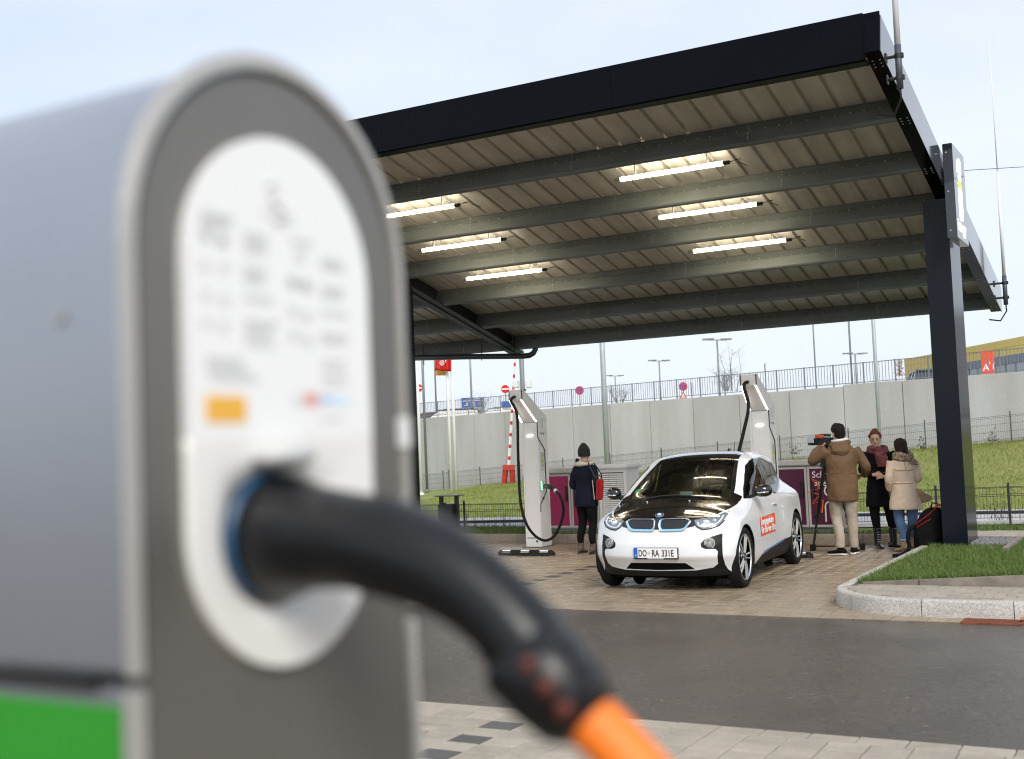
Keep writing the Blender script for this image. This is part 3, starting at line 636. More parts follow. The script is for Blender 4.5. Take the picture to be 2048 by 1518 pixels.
# flagpoles and flags
for i, (a, c, lab) in enumerate((((892, 712), (904.5, 990), 'white flagpole left of the pair, red flag hanging beside it'), ((902, 712), (914, 990), 'white flagpole on the right of the close pair behind the litter bin'), ((832, 712), (844, 992), 'white flagpole at the far left by the foreground charger'))):
    pole(a[0], a[1], c[0], c[1], 44.5, .062, M['white'], 'flagpole', lab, 'flagpole', 'white flagpoles on the grass', ext_top=2.2, rt=.05)
def cloth(px0, px1, py0, py1, depth, name, mt, label, amp=.05, slant=0):
    n, m_ = 16, 10; V = []
    for j in range(m_):
        for i in range(n):
            u, v = i/(n-1), j/(m_-1); p = at(px0+(px1-px0)*u, py0+(py1-py0)*v+slant*u, depth)
            V.append(tuple(p+CF*(amp*math.sin(u*9+v*2)+amp*.6*math.sin(u*17+1))))
    Fq = [(j*n+i, j*n+i+1, (j+1)*n+i+1, (j+1)*n+i) for j in range(m_-1) for i in range(n-1)]
    me = np_mesh(name, V, Fq, mt, True); o = place(name, me)
    sol = o.modifiers.new('s', 'SOLIDIFY'); sol.thickness = .006
    return tag(o, label, 'flag') if label else o
cloth(870, 903, 690, 741, 44.3, 'flag', M['red'], 'red flag with a white round emblem below the canopy edge', .06, 2)
fl = C.objects['flag']
e = at(884, 726, 44.2); u_, v_ = CR, CU
b = MB(); b.tube([e+u_*.075*math.cos(t)+v_*.085*math.sin(t) for t in np.linspace(0, 2*PI, 16)[:-1]], .014, 5, closed=True); b.tube([e+u_*.03*math.cos(t)+v_*.04*math.sin(t) for t in np.linspace(0, 2*PI, 10)[:-1]], .012, 5, closed=True); b.build('emblem', M['white'], fl)
b = MB(); b.prism([(880, 702), (893, 702), (892, 726), (888, 716), (881, 718)], lambda a, c: at(a, c, 44.21), lambda a, c: at(a, c, 44.19)); b.build('white_patch', M['white'], fl)
cloth(869, 894, 735, 751, 44.9, 'flag', M['yellow'], 'yellow end of a flag hanging under the red flag', .05, 0)
# raised barrier
M['barrier_red'] = mat('barrier_red', (.42, .035, .02), .6, var=.2, scale=6)
bt = at(1031, 702, 46); bb = at(1017.5, 936, 46); bf = at(1017, 972, 46)
br = thing('barrier', 'raised red and white barrier boom on a forked red foot against the wall', 'barrier', (bf.x, bf.y, bf.z))
n = 10
for k in range(n):
    p, q = bb.lerp(bt, k/n), bb.lerp(bt, (k+.70)/n); q2 = bb.lerp(bt, (k+1)/n)
    MB().bar(p, q, .14*(1-.045*k), .05).build('boom_section', M['white'], br)
    MB().bar(q, q2, .10*(1-.045*k), .055).build('red_stripe', M['red'], br)
for s in (-1, 1): b = MB(); p = bf+CR*.17*s; b.bar(p, bb+CR*.12*s, .16, .16); b.build('foot', M['barrier_red'], br)
b = MB(); b.bar(bb+Z*.02-CR*.24, bb+Z*.02+CR*.24, .2, .2); b.build('hinge_block', M['barrier_red'], br)
# ---------------------------------------------------------------- upper level: lamps, signs, cars, hall
def mast(px, top, bot, depth, lab):
    a = at(px, top, depth); c = at(px+4, bot, depth); x, y = a.x, a.y; t = thing('lamp_mast', lab, 'lamp mast', (x, y, c.z), group='T-headed lamp masts behind the railing')
    MB().cyl((x, y, c.z-1), (x, y, a.z), .065, .045, 8).build('pole', M['pole_dark'], t, smooth=True)
    for s in (-1, 1):
        MB().bar((x, y, a.z)+CR*0.0 if False else Vector((x, y, a.z)), Vector((x, y, a.z))+CR*.5*s, .05, .05).build('arm', M['pole_dark'], t)
        for f in (-.22, .22):
            p = Vector((x, y, a.z+.04))+CR*(.46*s)+CF*f; MB().box(p, (.5, .26, .07), Matrix.Rotation(_a, 3, 'Z')).build('lamp_head', M['pole_dark'], t)
mast(1434, 680, 775, 62, 'T-headed lamp mast behind the railing, tallest, beside the bare trees')
mast(1318, 722, 790, 80, 'T-headed lamp mast behind the railing, middle of the three shrinking into the distance')
mast(1230, 752, 800, 100, 'T-headed lamp mast behind the railing, smallest and most distant')
mast(1710, 708, 765, 76, 'T-headed lamp mast behind the railing next to the dark pole')
def disc(b, c, r, n=20, th=.02, off=0): return b.prism([(r*math.cos(2*PI*k/n), r*math.sin(2*PI*k/n)) for k in range(n)], lambda a, e: c+CR*a+CU*e-CF*(off), lambda a, e: c+CR*a+CU*e-CF*(off-th))
def sign_post(px, py, py_b, depth, label):
    a = at(px, py, depth); c = at(px, py_b, depth); t = thing('road_sign', label, 'road sign', (a.x, a.y, c.z-.8)); MB().cyl((a.x, a.y, c.z-.8), (a.x, a.y, a.z+.2), .035, n=8).build('pole', M['pole_dark'], t, smooth=True)
    return t, a-CF*.06
def no_entry(px, py, py_b, depth, label):
    t, c = sign_post(px, py, py_b, depth, label); disc(MB(), c, .31).build('disc', M['white'], t); disc(MB(), c, .28, off=.012).build('red_face', M['red'], t)
    p = c-CF*.03; MB().box(p, (.46, .012, .10), Matrix.Rotation(_a, 3, 'Z')).build('white_bar', M['white'], t)
no_entry(1010.5, 778, 822, 82, 'round red no entry sign with white bar behind the railing left of the charger')
no_entry(837, 776, 830, 82, 'round red no entry sign half hidden behind the leftmost flagpole')
def no_stop(px, py, py_b, depth, label, tri=False):
    t, c = sign_post(px, py, py_b, depth, label); disc(MB(), c, .31).build('disc', M['red'], t); disc(MB(), c, .225, off=.012).build('blue_face', M['blue'], t)
    for s in (-1, 1):
        p = c-CF*.03; MB().bar(p-CR*.17*s-CU*.17, p+CR*.17*s+CU*.17, .07, .012, up=CF).build('red_slash', M['red'], t)
    if tri:
        c2 = c-CU*.68; P3 = [(math.sin(2*PI*k/3)*.34, math.cos(2*PI*k/3)*.34) for k in range(3)]
        MB().prism(P3, lambda a, e: c2+CR*a+CU*e, lambda a, e: c2+CR*a+CU*e-CF*.02).build('warning_triangle', M['red'], t)
        MB().prism([(a*.6, e*.6) for a, e in P3], lambda a, e: c2+CR*a+CU*e-CF*.021, lambda a, e: c2+CR*a+CU*e-CF*.03).build('triangle_face', M['white'], t)
no_stop(1159, 781, 800, 85, 'round blue and red no stopping sign alone behind the railing')
no_stop(1366, 773, 795, 85, 'round blue and red no stopping sign with a red warning triangle below it', True)
for px, py, bt_, lab in ((1530, 735, 770, 'grey road sign seen edge-on above the railing by the second charger'), (1383, 773, 790, 'small grey road sign seen edge-on behind the railing')):
    t, c = sign_post(px, py, bt_, 62, lab); b = MB(); e1 = (CR*.25+CF).normalized(); r = .29 if px > 1400 else .2
    b.prism([(r*math.cos(2*PI*k/18), r*math.sin(2*PI*k/18)) for k in range(18)], lambda a, e: c+e1*a+CU*e, lambda a, e: c+e1*a+CU*e+CR*.02); b.build('disc', M['pole_grey'], t)
def board(x0, x1, y0, y1, depth, label, lines):
    a, c = at(x0, y1, depth), at(x1, y0, depth); t = thing('information_board', label, 'sign board', at((x0+x1)/2, y1+22, depth))
    P4 = [at(x0, y1, depth), at(x1, y1-1.5, depth), at(x1, y0-1.5, depth), at(x0, y0, depth)]
    MB().hexa(P4+[p+CF*.05 for p in P4]).build('board', M['blue_sign'], t)
    for x in (x0+1, x1-1): p = at(x, y1, depth); q = at(x, y0, depth); MB().cyl((p.x, p.y, p.z-1.2), (p.x, p.y, q.z), .045, n=8).build('post', M['pole_grey'], t, smooth=True)
    for (u0, u1, v0, v1) in lines:
        g = lambda u, v, o: at(x0+(x1-x0)*u, y0+(y1-y0)*v-1.5*u, depth)-CF*o
        MB().hexa([g(u0, v1, .01), g(u1, v1, .01), g(u1, v0, .01), g(u0, v0, .01), g(u0, v1, .0), g(u1, v1, .0), g(u1, v0, .0), g(u0, v0, .0)]).build('white_print', M['white'], t)
board(922, 968, 796, 816, 78, 'large blue board with white print behind the railing near the red flag', [(.15, .85, .10, .17), (.07, .93, .28, .35), (.24, .29, .5, .78), (.13, .21, .72, .8), (.42, .62, .48, .54), (.42, .62, .62, .68), (.42, .62, .78, .84), (.76, .80, .5, .78), (.83, .87, .5, .78)])
board(1001, 1026, 803, 815, 78, 'smaller plain blue board behind the railing next to the charger', [])
# far cars (only their upper halves show over the wall)
def far_car(px, py, depth, rz, mt, label):
    p = at(px, py, depth); t = thing('parked_car', label, 'car', (p.x, p.y, p.z-1.36), rz, 'cars parked on the upper level')
    L, W = 4.4, 1.76
    b = MB()
    b.prism([(-2.2, .3), (-2.15, .85), (-1.6, .98), (1.2, 1.0), (2.0, .98), (2.2, .75), (2.2, .3)], lambda a, e: (a, -W/2, e), lambda a, e: (a, W/2, e)); b.build('body', mt, t, bevel=.04, world=False)
    P8 = [(-1.25, -.83, .99), (1.75, -.83, .99), (1.75, .83, .99), (-1.25, .83, .99), (-.55, -.66, 1.46), (1.35, -.66, 1.46), (1.35, .66, 1.46), (-.55, .66, 1.46)]
    MB().hexa(P8).build('windows', M['car_dark'], t, bevel=.02, world=False)
    b = MB(); b.bx(-.6, 1.38, -.67, .67, 1.455, 1.51); b.build('roof', mt, t, bevel=.02, world=False)
    for x in (-1.25, .05, 1.05, 1.75):
        for s in (-1, 1):
            tx = {-1.25: -.55, .05: .1, 1.05: .95, 1.75: 1.35}[x]; MB().bar((x, .835*s, .99), (tx, .667*s, 1.47), .07, .03, up=(0, 1, 0)).build('pillar', mt, t, world=False)
    for s in (-1, 1): MB().bar((-.3, .58*s, 1.53), (1.2, .58*s, 1.53), .03, .03).build('roof_rail', M['plastic_black'], t, world=False)
    for x in (-1.35, 1.35):
        for s in (-1, 1): MB().cyl((x, .68*s, .32), (x, .88*s, .32), .32, n=18).build('wheel', M['rubber'], t, world=False)
M['car_dark'] = mat('car_glass', (.03, .035, .04), .08, spec=.6)
M['paint_slate'] = mat('paint_slate', (.10, .115, .15), .3, coat=.5); M['paint_black'] = mat('paint_black', (.012, .012, .014), .25, coat=.6); M['paint_silver'] = mat('paint_silver', (.30, .34, .40), .3, .4, coat=.4); M['paint_red'] = mat('paint_red', (.35, .02, .02), .3, coat=.5)
far_car(1872, 748, 38.5, _a+1.35, M['paint_slate'], 'slate grey estate car on the upper level beside the canopy post')
far_car(898, 826, 58, _a+.1, M['paint_black'], 'black car on the upper level behind the flagpoles')
far_car(869, 832, 62, _a-.9, M['paint_red'], 'dark red car on the upper level at the far left')
far_car(998, 822, 60, _a+.05, M['paint_silver'], 'silver blue car on the upper level beside the barrier boom')
# yellow hall
hl = thing('exhibition_hall', 'long yellow hall with a grey band and a row of windows beyond the wall', 'building', at(1811, 760, 120))
def hp(x, z):  # facade line from photo columns 1811 (120 m) to 2048 (95.7 m)
    x0 = at(1811, 760, 120); x1 = at(2048, 740, 95.7); v = x0.lerp(x1, x); return Vector((v.x, v.y, z))
def slab(u0, u1, z0, z1, off, name, mt, th=.2, parent=hl):
    nrm = Vector((hp(1, 0).y-hp(0, 0).y, -(hp(1, 0).x-hp(0, 0).x), 0)).normalized(); nrm = nrm if nrm.dot(CF) < 0 else -nrm
    q = [hp(u0, z0)+nrm*off, hp(u1, z0)+nrm*off, hp(u1, z0)+nrm*(off-th), hp(u0, z0)+nrm*(off-th)]
    return MB().hexa(q+[p+Z*(z1-z0) for p in q]).build(name, mt, parent)
slab(0, 3, 2.5, 8.9, -.3, 'core', M['cab'], 30)
n = 0
for k in range(16):
    u0 = k/16*1.3; u1 = (k+.985)/16*1.3
    for r, (z0, z1) in enumerate(((7.58, 8.22), (8.24, 8.9))): slab(u0, u1, z0, z1, 0, 'cladding_panel', M['yellow_wall'])
    if u1 < .36:
        for z0, z1 in ((3.0, 4.5), (4.52, 6.0), (6.02, 7.55)): slab(u0, u1, z0, z1, 0, 'cladding_panel', M['yellow_wall'])
slab(.36, 1.3, 6.9, 7.57, .05, 'band', mat('band', (.20, .225, .26), .5), .3)
slab(.36, 1.3, 3.0, 6.88, -.02, 'window_wall', mat('window_wall', (.34, .37, .40), .15, spec=.6), .2)
for k in range(13): u = .38+k*.07; slab(u, u+.006, 3.0, 6.88, .03, 'mullion', M['pole_dark'], .1)
slab(.36, 1.3, 5.55, 5.72, .03, 'transom', M['pole_dark'], .1)
for k in range(9): u = .62+k*.065; slab(u, u+.03, 4.9, 5.5, .04, 'dark_pane', M['car_dark'], .1)
# red pylon sign
pc = at(1977, 745, 74); py_ = thing('pylon_sign', 'square red pylon with white letter A on two faces above the wall', 'sign', (pc.x, pc.y, 3.05))
rm = Matrix.Rotation(_a-.62, 3, 'Z'); zt = at(1977, 701, 74).z
MB().box((pc.x, pc.y, (zt+3.05)/2), (.62, .62, zt-3.05), rm).build('body', M['orange_red'], py_, bevel=.02)
for ax_, sgn in ((0, 1), (1, -1)):
    ex = rm @ (Vector((1, 0, 0)) if ax_ == 1 else Vector((0, 1, 0))); en = rm @ (Vector((0, -1, 0)) if ax_ == 1 else Vector((1, 0, 0)))
    o = Vector((pc.x, pc.y, at(1977, 741, 74).z))+en*.316-ex*.24
    text('A', .56, axes(o, ex, (0, 0, 1)), M['white'], py_, 'letter', .006, bold=.012); text('3', .24, axes(o+ex*.36+Z*.36, ex, (0, 0, 1)), M['white'], py_, 'letter', .006)
# bare trees and the little copper-leaved shrub
def twig_tree(px, py_top, py_bot, depth, seed, label, group, n=5, dens=26):
    r = random.Random(seed); base = at(px, py_bot, depth); top = at(px, py_top, depth); H = top.z-base.z; t = thing('bare_tree', label, 'tree', base, group=group); b = MB(); b2 = MB()
    for k in range(n):
        x = r.gauss(0, .28); p = [base+CR*x*.4, base+CR*(x*.8)+Z*H*.4, base+CR*(x+r.gauss(0, .1))+Z*H*r.uniform(.75, 1.0)]; b.tube(p, [.022, .012, .004], 5)
        for _ in range(dens//n):
            u = r.uniform(.1, .95); q = p[0].lerp(p[1], u*2) if u < .5 else p[1].lerp(p[2], u*2-1); e_ = q+CR*r.gauss(0, .22)+CF*r.gauss(0, .2)+Z*r.uniform(.1, .35); b2.tube([q, e_], [.007, .002], 3); e2 = e_+CR*r.gauss(0, .1)+Z*r.uniform(.05, .2); b2.tube([e_, e2], [.004, .0015], 3)
    b.build('trunk', M['twig_grey'], t); b2.build('twigs', M['twig_grey'], t)
twig_tree(1462, 682, 782, 52, 3, 'tall thin bare tree behind the railing beside the lamp mast', None, 4, 60)
twig_tree(1452, 745, 782, 50, 4, 'low tangle of bare twigs behind the railing left of the second charger', None, 7, 90)
twig_tree(1240, 778, 806, 52, 5, 'bare shrub behind the railing right of the stout lamp pole', None, 7, 70)
twig_tree(955, 790, 832, 56, 6, 'bare shrub behind the railing under the blue board', None, 7, 80)
cs = at(1800, 753, 40); ct = thing('copper_shrub', 'little shrub with copper brown leaves on top of the wall', 'shrub', cs)
b = MB(); l_ = MB(); r = random.Random(9)
for k in range(7):
    e_ = cs+CR*r.gauss(0, .07)+Z*r.uniform(.4, .85); b.tube([cs, cs.lerp(e_, .5)+CR*r.gauss(0, .03), e_], [.008, .005, .002], 4)
for k in range(150):
    u = r.random()**1.4; c = cs+Z*(.04+u*.5)+CR*r.gauss(0, .085*(1-u*.5))+CF*r.gauss(0, .08); a1 = Vector((r.gauss(0, 1), r.gauss(0, 1), r.gauss(0, 1))).normalized()*.03; a2 = a1.orthogonal().normalized()*.016; l_.quad(c-a1, c+a2, c+a1, c-a2)
b.build('stems', M['twig'], ct); tag(l_.build('leaves', mat('copper_leaf', (.24, .06, .035), .7, var=.35, scale=20), ct), kind='stuff')
# small weeds at the wall foot
M['weed'] = mat('weed', (.05, .075, .03), .8, var=.3, scale=20)
for px, py, lab in ((1590, 905, 'dark green weed at the wall foot above the purple cabinet'), (1985, 880, 'dark green weed at the wall foot right of the canopy post'), (1843, 893, 'dark green weed at the wall foot left of the canopy post')):
    p = at(px, py, 95219/(px+1012)-.7); w = thing('weed', lab, 'weed', p-Z*.1); b = MB(); r = random.Random(px)
    for k in range(60):
        c = p+CR*r.gauss(0, .09)+Z*(abs(r.gauss(.08, .13))-.05)+CF*r.gauss(0, .05); a1 = Vector((r.gauss(0, 1), r.gauss(0, 1), r.gauss(0, 1))).normalized()*.032; a2 = a1.orthogonal().normalized()*.016; b.quad(c-a1, c+a2, c+a1, c-a2)
    tag(b.build('leaves', M['weed'], w), kind='stuff')
# ================================================================ fast chargers, cabinets, bin, wheel stops
def charger(x0, y0, label, plug_state, n=0):
    """tall cream charger: front plane at local y=0, side plane x=+.15"""
    t = thing('fast_charger', label, 'charging station', (x0, y0, 0), 0, 'tall cream fast chargers with leaning heads')
    w = .152
    side = [(0, 0), (0, 2.145), (-.445, 2.51), (-.445, 2.69), (-.36, 2.70), (.375, 2.235), (.375, 0)]
    # side plates lean together towards the head
    def sx(z): return w if z < 2.145 else w-.045*(z-2.145)/.55
    for s in (-1, 1):
        b = MB(); b.prism(side, lambda a, e: (s*sx(e), a, e), lambda a, e: (s*(sx(e)-.022), a, e)); b.build('side_plate', M['cream'], t, world=False)
    MB().bx(-w+.023, w-.023, .004, .37, .16, 2.14).build('column', M['cream'], t, world=False, bevel=.006)
    MB().bx(-w+.023, w-.023, .008, .37, .0, .15).build('plinth', M['cream'], t, world=False)
    b = MB(); b.hexa([(-.105, -.448, 2.51), (.105, -.448, 2.51), (.105, -.33, 2.47), (-.105, -.33, 2.47), (-.105, -.448, 2.69), (.105, -.448, 2.69), (.105, -.34, 2.69), (-.105, -.34, 2.69)]); hd = b.build('head', M['cream'], t, world=False, bevel=.008)
    b = MB(); b.hexa([(-.128, .075, 2.141), (.128, .075, 2.141), (.128, .095, 2.141), (-.128, .095, 2.141), (-.105, -.315, 2.47), (.105, -.315, 2.47), (.105, -.30, 2.49), (-.105, -.30, 2.49)]); b.build('back_plate', M['cream'], t, world=False)
    for s in (-1, 1):
        b = MB()
        b.bar((s*(w-.012), -.008, 2.15), (s*(w-.040), -.452, 2.515), .024, .012); b.build('light_strip', M['led'], t, world=False)
        MB().bx(s*(w-.030)-.006, s*(w-.030)+.006, -.4525, -.438, 2.52, 2.688).build('dark_trim', M['ink'], hd, world=False)
    MB().bx(-w+.02, w-.02, -.003, .003, 2.132, 2.142).build('shadow_gap', M['ink_grey'], t, world=False)
    MB().tube([(-.055, -.004, 1.905), (.055, -.004, 1.915)], .013, 8).build('status_lamp', M['led'], t, world=False)
    MB().bx(-w+.022, w-.022, -.002, .004, .15, .162).build('shadow_gap', M['ink_grey'], t, world=False)
    MB().cyl((.06, .008, .10), (.06, -.002, .10), .018, n=12).build('lock', M['ink'], t, world=False)
    # black line on the right-hand side
    q = [(.004, 2.14), (.006, 1.875), (.24, 1.66), (.245, .93), (.01, .73), (.005, .60)]
    b = MB(); b.tube([(w+.002, a, e) for a, e in q], .0095, 6); b.build('trim_line', M['ink'], t, world=False)
    MB().bx(w, w+.003, .08, .20, 1.30, 1.62).build('display_label', mat('display%d' % n, (.62, .63, .62), .3), t, world=False)
    MB().bx(w+.003, w+.005, .09, .19, 1.44, 1.51).build('green_print', mat('lime%d' % n, (.48, .58, .06), .5), t, world=False)
    for z in (1.41, 1.38, 1.56, 1.59, 1.53): MB().bx(w+.003, w+.005, .10, .17+.02*random.random(), z-.006, z+.006).build('print_line', M['ink_grey'], t, world=False)
    for z in (1.26, 1.21, 1.12, 1.08): MB().bx(w+.001, w+.003, .12, .15, z-.008, z+.008).build('print_mark', M['ink_light'], t, world=False)
    T_ = wm(t)
    text('innogy', .06, T_ @ axes((w+.001, .10, 1.93), (0, 1, 0), (0, 0, 1)), M['ink_grey'], t, 'lettering', .001)
    b = MB(); c = (w+.003, .18, 2.16); b.tube([(w+.003, .18+.025*math.cos(a), 2.17+.03*math.sin(a)) for a in np.linspace(0, 2*PI, 12)[:-1]], .003, 4, closed=True); b.tube([(w+.003, .155, 2.12), (w+.003, .155, 2.03), (w+.003, .205, 2.03), (w+.003, .205, 2.12)], .003, 4); b.build('emblem', M['ink_light'], t, world=False)
    MB().bx(w, w+.012, .085, .16, .985, 1.10).build('socket', M['white_gloss'], t, world=False, bevel=.01)
    MB().bx(w+.002, w+.008, .072, .084, .97, 1.12).build('socket_light', M['led_green'], t, world=False)
    MB().bx(w, w+.012, .10, .135, .80, .85).build('button', M['ink'], t, world=False)
    MB().bx(-.19, .22, -.10, .40, -.004, .006).build('base_plate', M['steel_dark'], t, world=False)
    # cable outlet
    MB().cyl((-.01, -.445, 2.575), (-.01, -.50, 2.572), .027, .022, 10).build('outlet', M['plastic_black'], hd, world=False)
    return t
def spline(P, n=10):
    P = [Vector(p) for p in P]; out = []
    for i in range(len(P)-1):
        a = P[max(i-1, 0)]; b_ = P[i]; c = P[i+1]; d = P[min(i+2, len(P)-1)]
        for k in range(n):
            t = k/n; out.append(.5*((2*b_)+(c-a)*t+(2*a-5*b_+4*c-d)*t*t+(3*b_-a-3*c+d)*t**3))
    return out+[P[-1]]
ch1 = charger(-9.862, 18.15, 'cream fast charger with its cable looped into its side, beside the magenta cabinet', 0, 1)
ch2 = charger(-5.778, 18.15, 'cream fast charger standing behind the white car, cable stretched down to it', 0, 2)
P = [(-9.872, 17.66, 2.572), (-9.89, 17.60, 2.50)]+[tuple(on(px, py, 1, 17.62)) for px, py in ((1034, 830), (1036, 900), (1038, 960), (1042, 1010), (1054, 1050))]+[tuple(on(px, py, 1, 17.75)) for px, py in ((1072, 1073), (1092, 1081), (1110, 1070), (1122, 1045), (1127, 1020), (1122, 996))]+[tuple(on(1113, 983, 1, 17.95))]
cb = thing('charging_cable', 'black charging cable hanging in a loop from the head of the left charger', 'cable', P[0])
MB().tube(spline(P, 8), .0235, 10).build('cable', M['rubber'], cb, smooth=True)
p0, p1, p2 = on(1113, 983, 1, 17.95), on(1103, 974, 1, 18.05), Vector((-9.66, 18.27, 1.035))
MB().tube([p0, p0.lerp(p1, .3)], [.034, .032], 10).build('white_collar', M['white'], cb, smooth=True)
MB().tube([p0.lerp(p1, .3), p1, p1.lerp(p2, .5), p2], [.028, .045, .04, .042], 10).build('plug', M['plastic_black'], cb, smooth=True)
P = [(-5.79, 17.66, 2.572), (-5.80, 17.55, 2.50), tuple(on(1497, 812, 1, 17.3)), tuple(on(1488, 860, 1, 17.1)), tuple(on(1477, 906, 1, 16.95)), (-6.62, 16.9, 1.1), (-6.6, 16.88, .9)]
P[-2] = tuple(on(1466, 960, 1, 16.9)); P[-1] = tuple(on(1458, 1000, 1, 16.85))
cb2 = thing('charging_cable', 'black charging cable stretched down behind the roof of the white car', 'cable', P[0])
MB().tube(spline(P, 8), .026, 10).build('cable', M['rubber'], cb2, smooth=True); MB().tube([P[-1], Vector(P[-1])+Vector((.10, -.12, -.08))], [.03, .045], 10).build('plug', M['plastic_black'], cb2, smooth=True)
# ---------------------------------------------------------------- equipment cabinets on the verge
YC = 19.32
def cabinet(xs, z0, z1, mt, side, label):
    t = thing('cabinet', label, 'cabinet', ((xs[0]+xs[-1])/2, YC+.25, z0))
    x0, x1 = xs[0]-.03, xs[-1]+.03
    MB().bx(x0, x1, YC+.012, YC+.55, z0+.07, z1).build('body', M['cab'], t)
    MB().bx(x0-.03, x1+.03, YC-.05, YC+.60, z1, z1+.085).build('lid', M['cab'], t, bevel=.012)
    MB().bx(x0+.02, x1-.02, YC+.03, YC+.5, z0-.1, z0+.07).build('plinth', M['pole_dark'], t)
    for i in range(len(xs)-1):
        a, c = xs[i]+.006, xs[i+1]-.006; b = MB()
        for q in ((a, a+.035, z0+.09, z1-.02), (c-.035, c, z0+.09, z1-.02), (a+.035, c-.035, z0+.09, z0+.125), (a+.035, c-.035, z1-.055, z1-.02)): b.bx(q[0], q[1], YC-.014, YC+.011, q[2], q[3])
        d = b.build('door', M['cab'], t); MB().bx(a+.036, c-.036, YC-.004, YC+.010, z0+.126, z1-.056).build('panel', mt, d)
        hx = c-.085 if i % 2 == 0 else a+.085
        MB().bx(hx-.026, hx+.026, YC-.022, YC-.005, z0+.56, z0+.83).build('handle', M['ink'], d, bevel=.01)
    MB().bx(x1, x1+.006, YC+.05, YC+.50, z0+.12, z1-.05).build('side_panel', side, t)
    return t
cl_ = cabinet([-10.22, -9.70, -9.19], .15, 1.22, M['magenta'], M['cab'], 'magenta two-door cabinet behind the woman in the dark hat')
cr_ = cabinet([-5.945, -5.405, -4.865], .15, 1.235, M['purple'], M['purple_side'], 'dark purple two-door cabinet with white lettering behind the cameraman')
def fig(parent, cx, z0, sun=True):
    y = YC-.008
    b = MB(); b.tube([(cx+.075*math.cos(a), y, z0+.52+.085*math.sin(a)) for a in np.linspace(0, 2*PI, 20)[:-1]], .0125, 6, closed=True); b.build('print_head', M['white'], parent)
    pts = [(cx-.075, y, z0+.02), (cx-.075, y, z0+.26)]+[(cx+.075*math.cos(a), y, z0+.27+.075*math.sin(a)) for a in np.linspace(PI, 0, 10)]+[(cx+.075, y, z0+.26), (cx+.075, y, z0+.02)]
    MB().tube(pts, .0125, 6).build('print_body', M['white'], parent)
    if sun:
        n = 9; R = []
        for k in range(2*n):
            a = -.45+k*(2*PI*.86)/(2*n)-.35; r = .36 if k % 2 else .17; R.append((cx+r*math.cos(a)*.95, y+.001, z0+.50+r*math.sin(a)))
        MB().tube(R, .0135, 6).build('print_sun', M['orange'], parent)
fig(cr_, -5.055, .30); fig(cl_, -9.38, .30, False)
MB().tube([(-9.52, YC-.008, .86), (-9.36, YC-.008, .70)], .018, 6).build('print_stroke', M['blue'], cl_)
text('Schnell', .145, axes((-5.325, YC-.006, 1.035), (1, 0, 0), (0, 0, 1)), M['white'], cr_, 'lettering', .001); text('laden', .145, axes((-5.325, YC-.006, .90), (1, 0, 0), (0, 0, 1)), M['white'], cr_, 'lettering', .001)
# white louvred cabinet
lv = thing('louvre_cabinet', 'white cabinet with columns of ventilation slats between the hatted woman and the car', 'cabinet', (-8.88, YC+.25, .15))
x0, x1 = -9.135, -8.60
MB().bx(x0, x1, YC+.03, YC+.55, .15, 1.27).build('body', M['white'], lv)
MB().bx(x0-.05, x1+.05, YC-.06, YC+.6, 1.27, 1.345).build('lid', M['white'], lv, bevel=.02)
b = MB()
for q in ((x0, x0+.05, .2, 1.27), (x1-.05, x1, .2, 1.27), (x0+.05, x1-.05, 1.21, 1.27), (x0+.05, x1-.05, .15, .22)): b.bx(q[0], q[1], YC-.012, YC+.03, q[2], q[3])
b.build('frame', M['white'], lv); MB().bx(x0+.051, x1-.051, YC+.02, YC+.029, .221, 1.209).build('dark_back', mat('louvre_back', (.07, .068, .065), .8), lv)
sl_me = MB().hexa([(-.068, -.010, -.012), (.068, -.010, -.012), (.068, .004, -.008), (-.068, .004, -.008), (-.068, .006, .013), (.068, .006, .013), (.068, .016, .015), (-.068, .016, .015)]).mesh('slat'); sl_me.materials.append(M['white'])
IL = wm(lv).inverted()
for c in range(3):
    for k in range(27): place('slat', sl_me, lv, IL @ Matrix.Translation((x0+.125+.1425*c, YC, .245+.0358*k)))
# grey trunking between cabinet and louvre cabinet
tag(MB().bx(-9.165, -9.145, YC+.02, YC+.5, .15, 1.2).build('conduit_post', M['cab'], bevel=.004), 'narrow grey trunking post between the magenta cabinet and the white louvred cabinet', 'post')
# litter bin
bn = thing('litter_bin', 'dark grey litter bin hung between two posts under a flat rain hood', 'litter bin', (-12.5, 19.6, .12))
for s in (-1, 1): MB().bx(-12.5+s*.175-.035, -12.5+s*.175+.035, 19.60, 19.66, .1, .83).build('post', M['steel_dark'], bn)
MB().bx(-12.74, -12.25, 19.45, 19.83, .83, .85).build('hood', mat('bin_hood', (.12, .125, .13), .4), bn, bevel=.008)
MB().bx(-12.68, -12.345, 19.50, 19.74, .22, .68).build('bucket', M['steel_dark'], bn, bevel=.01)
MB().bx(-12.55, -12.50, 19.5, 19.53, .68, .71).build('latch', M['ink'], bn)
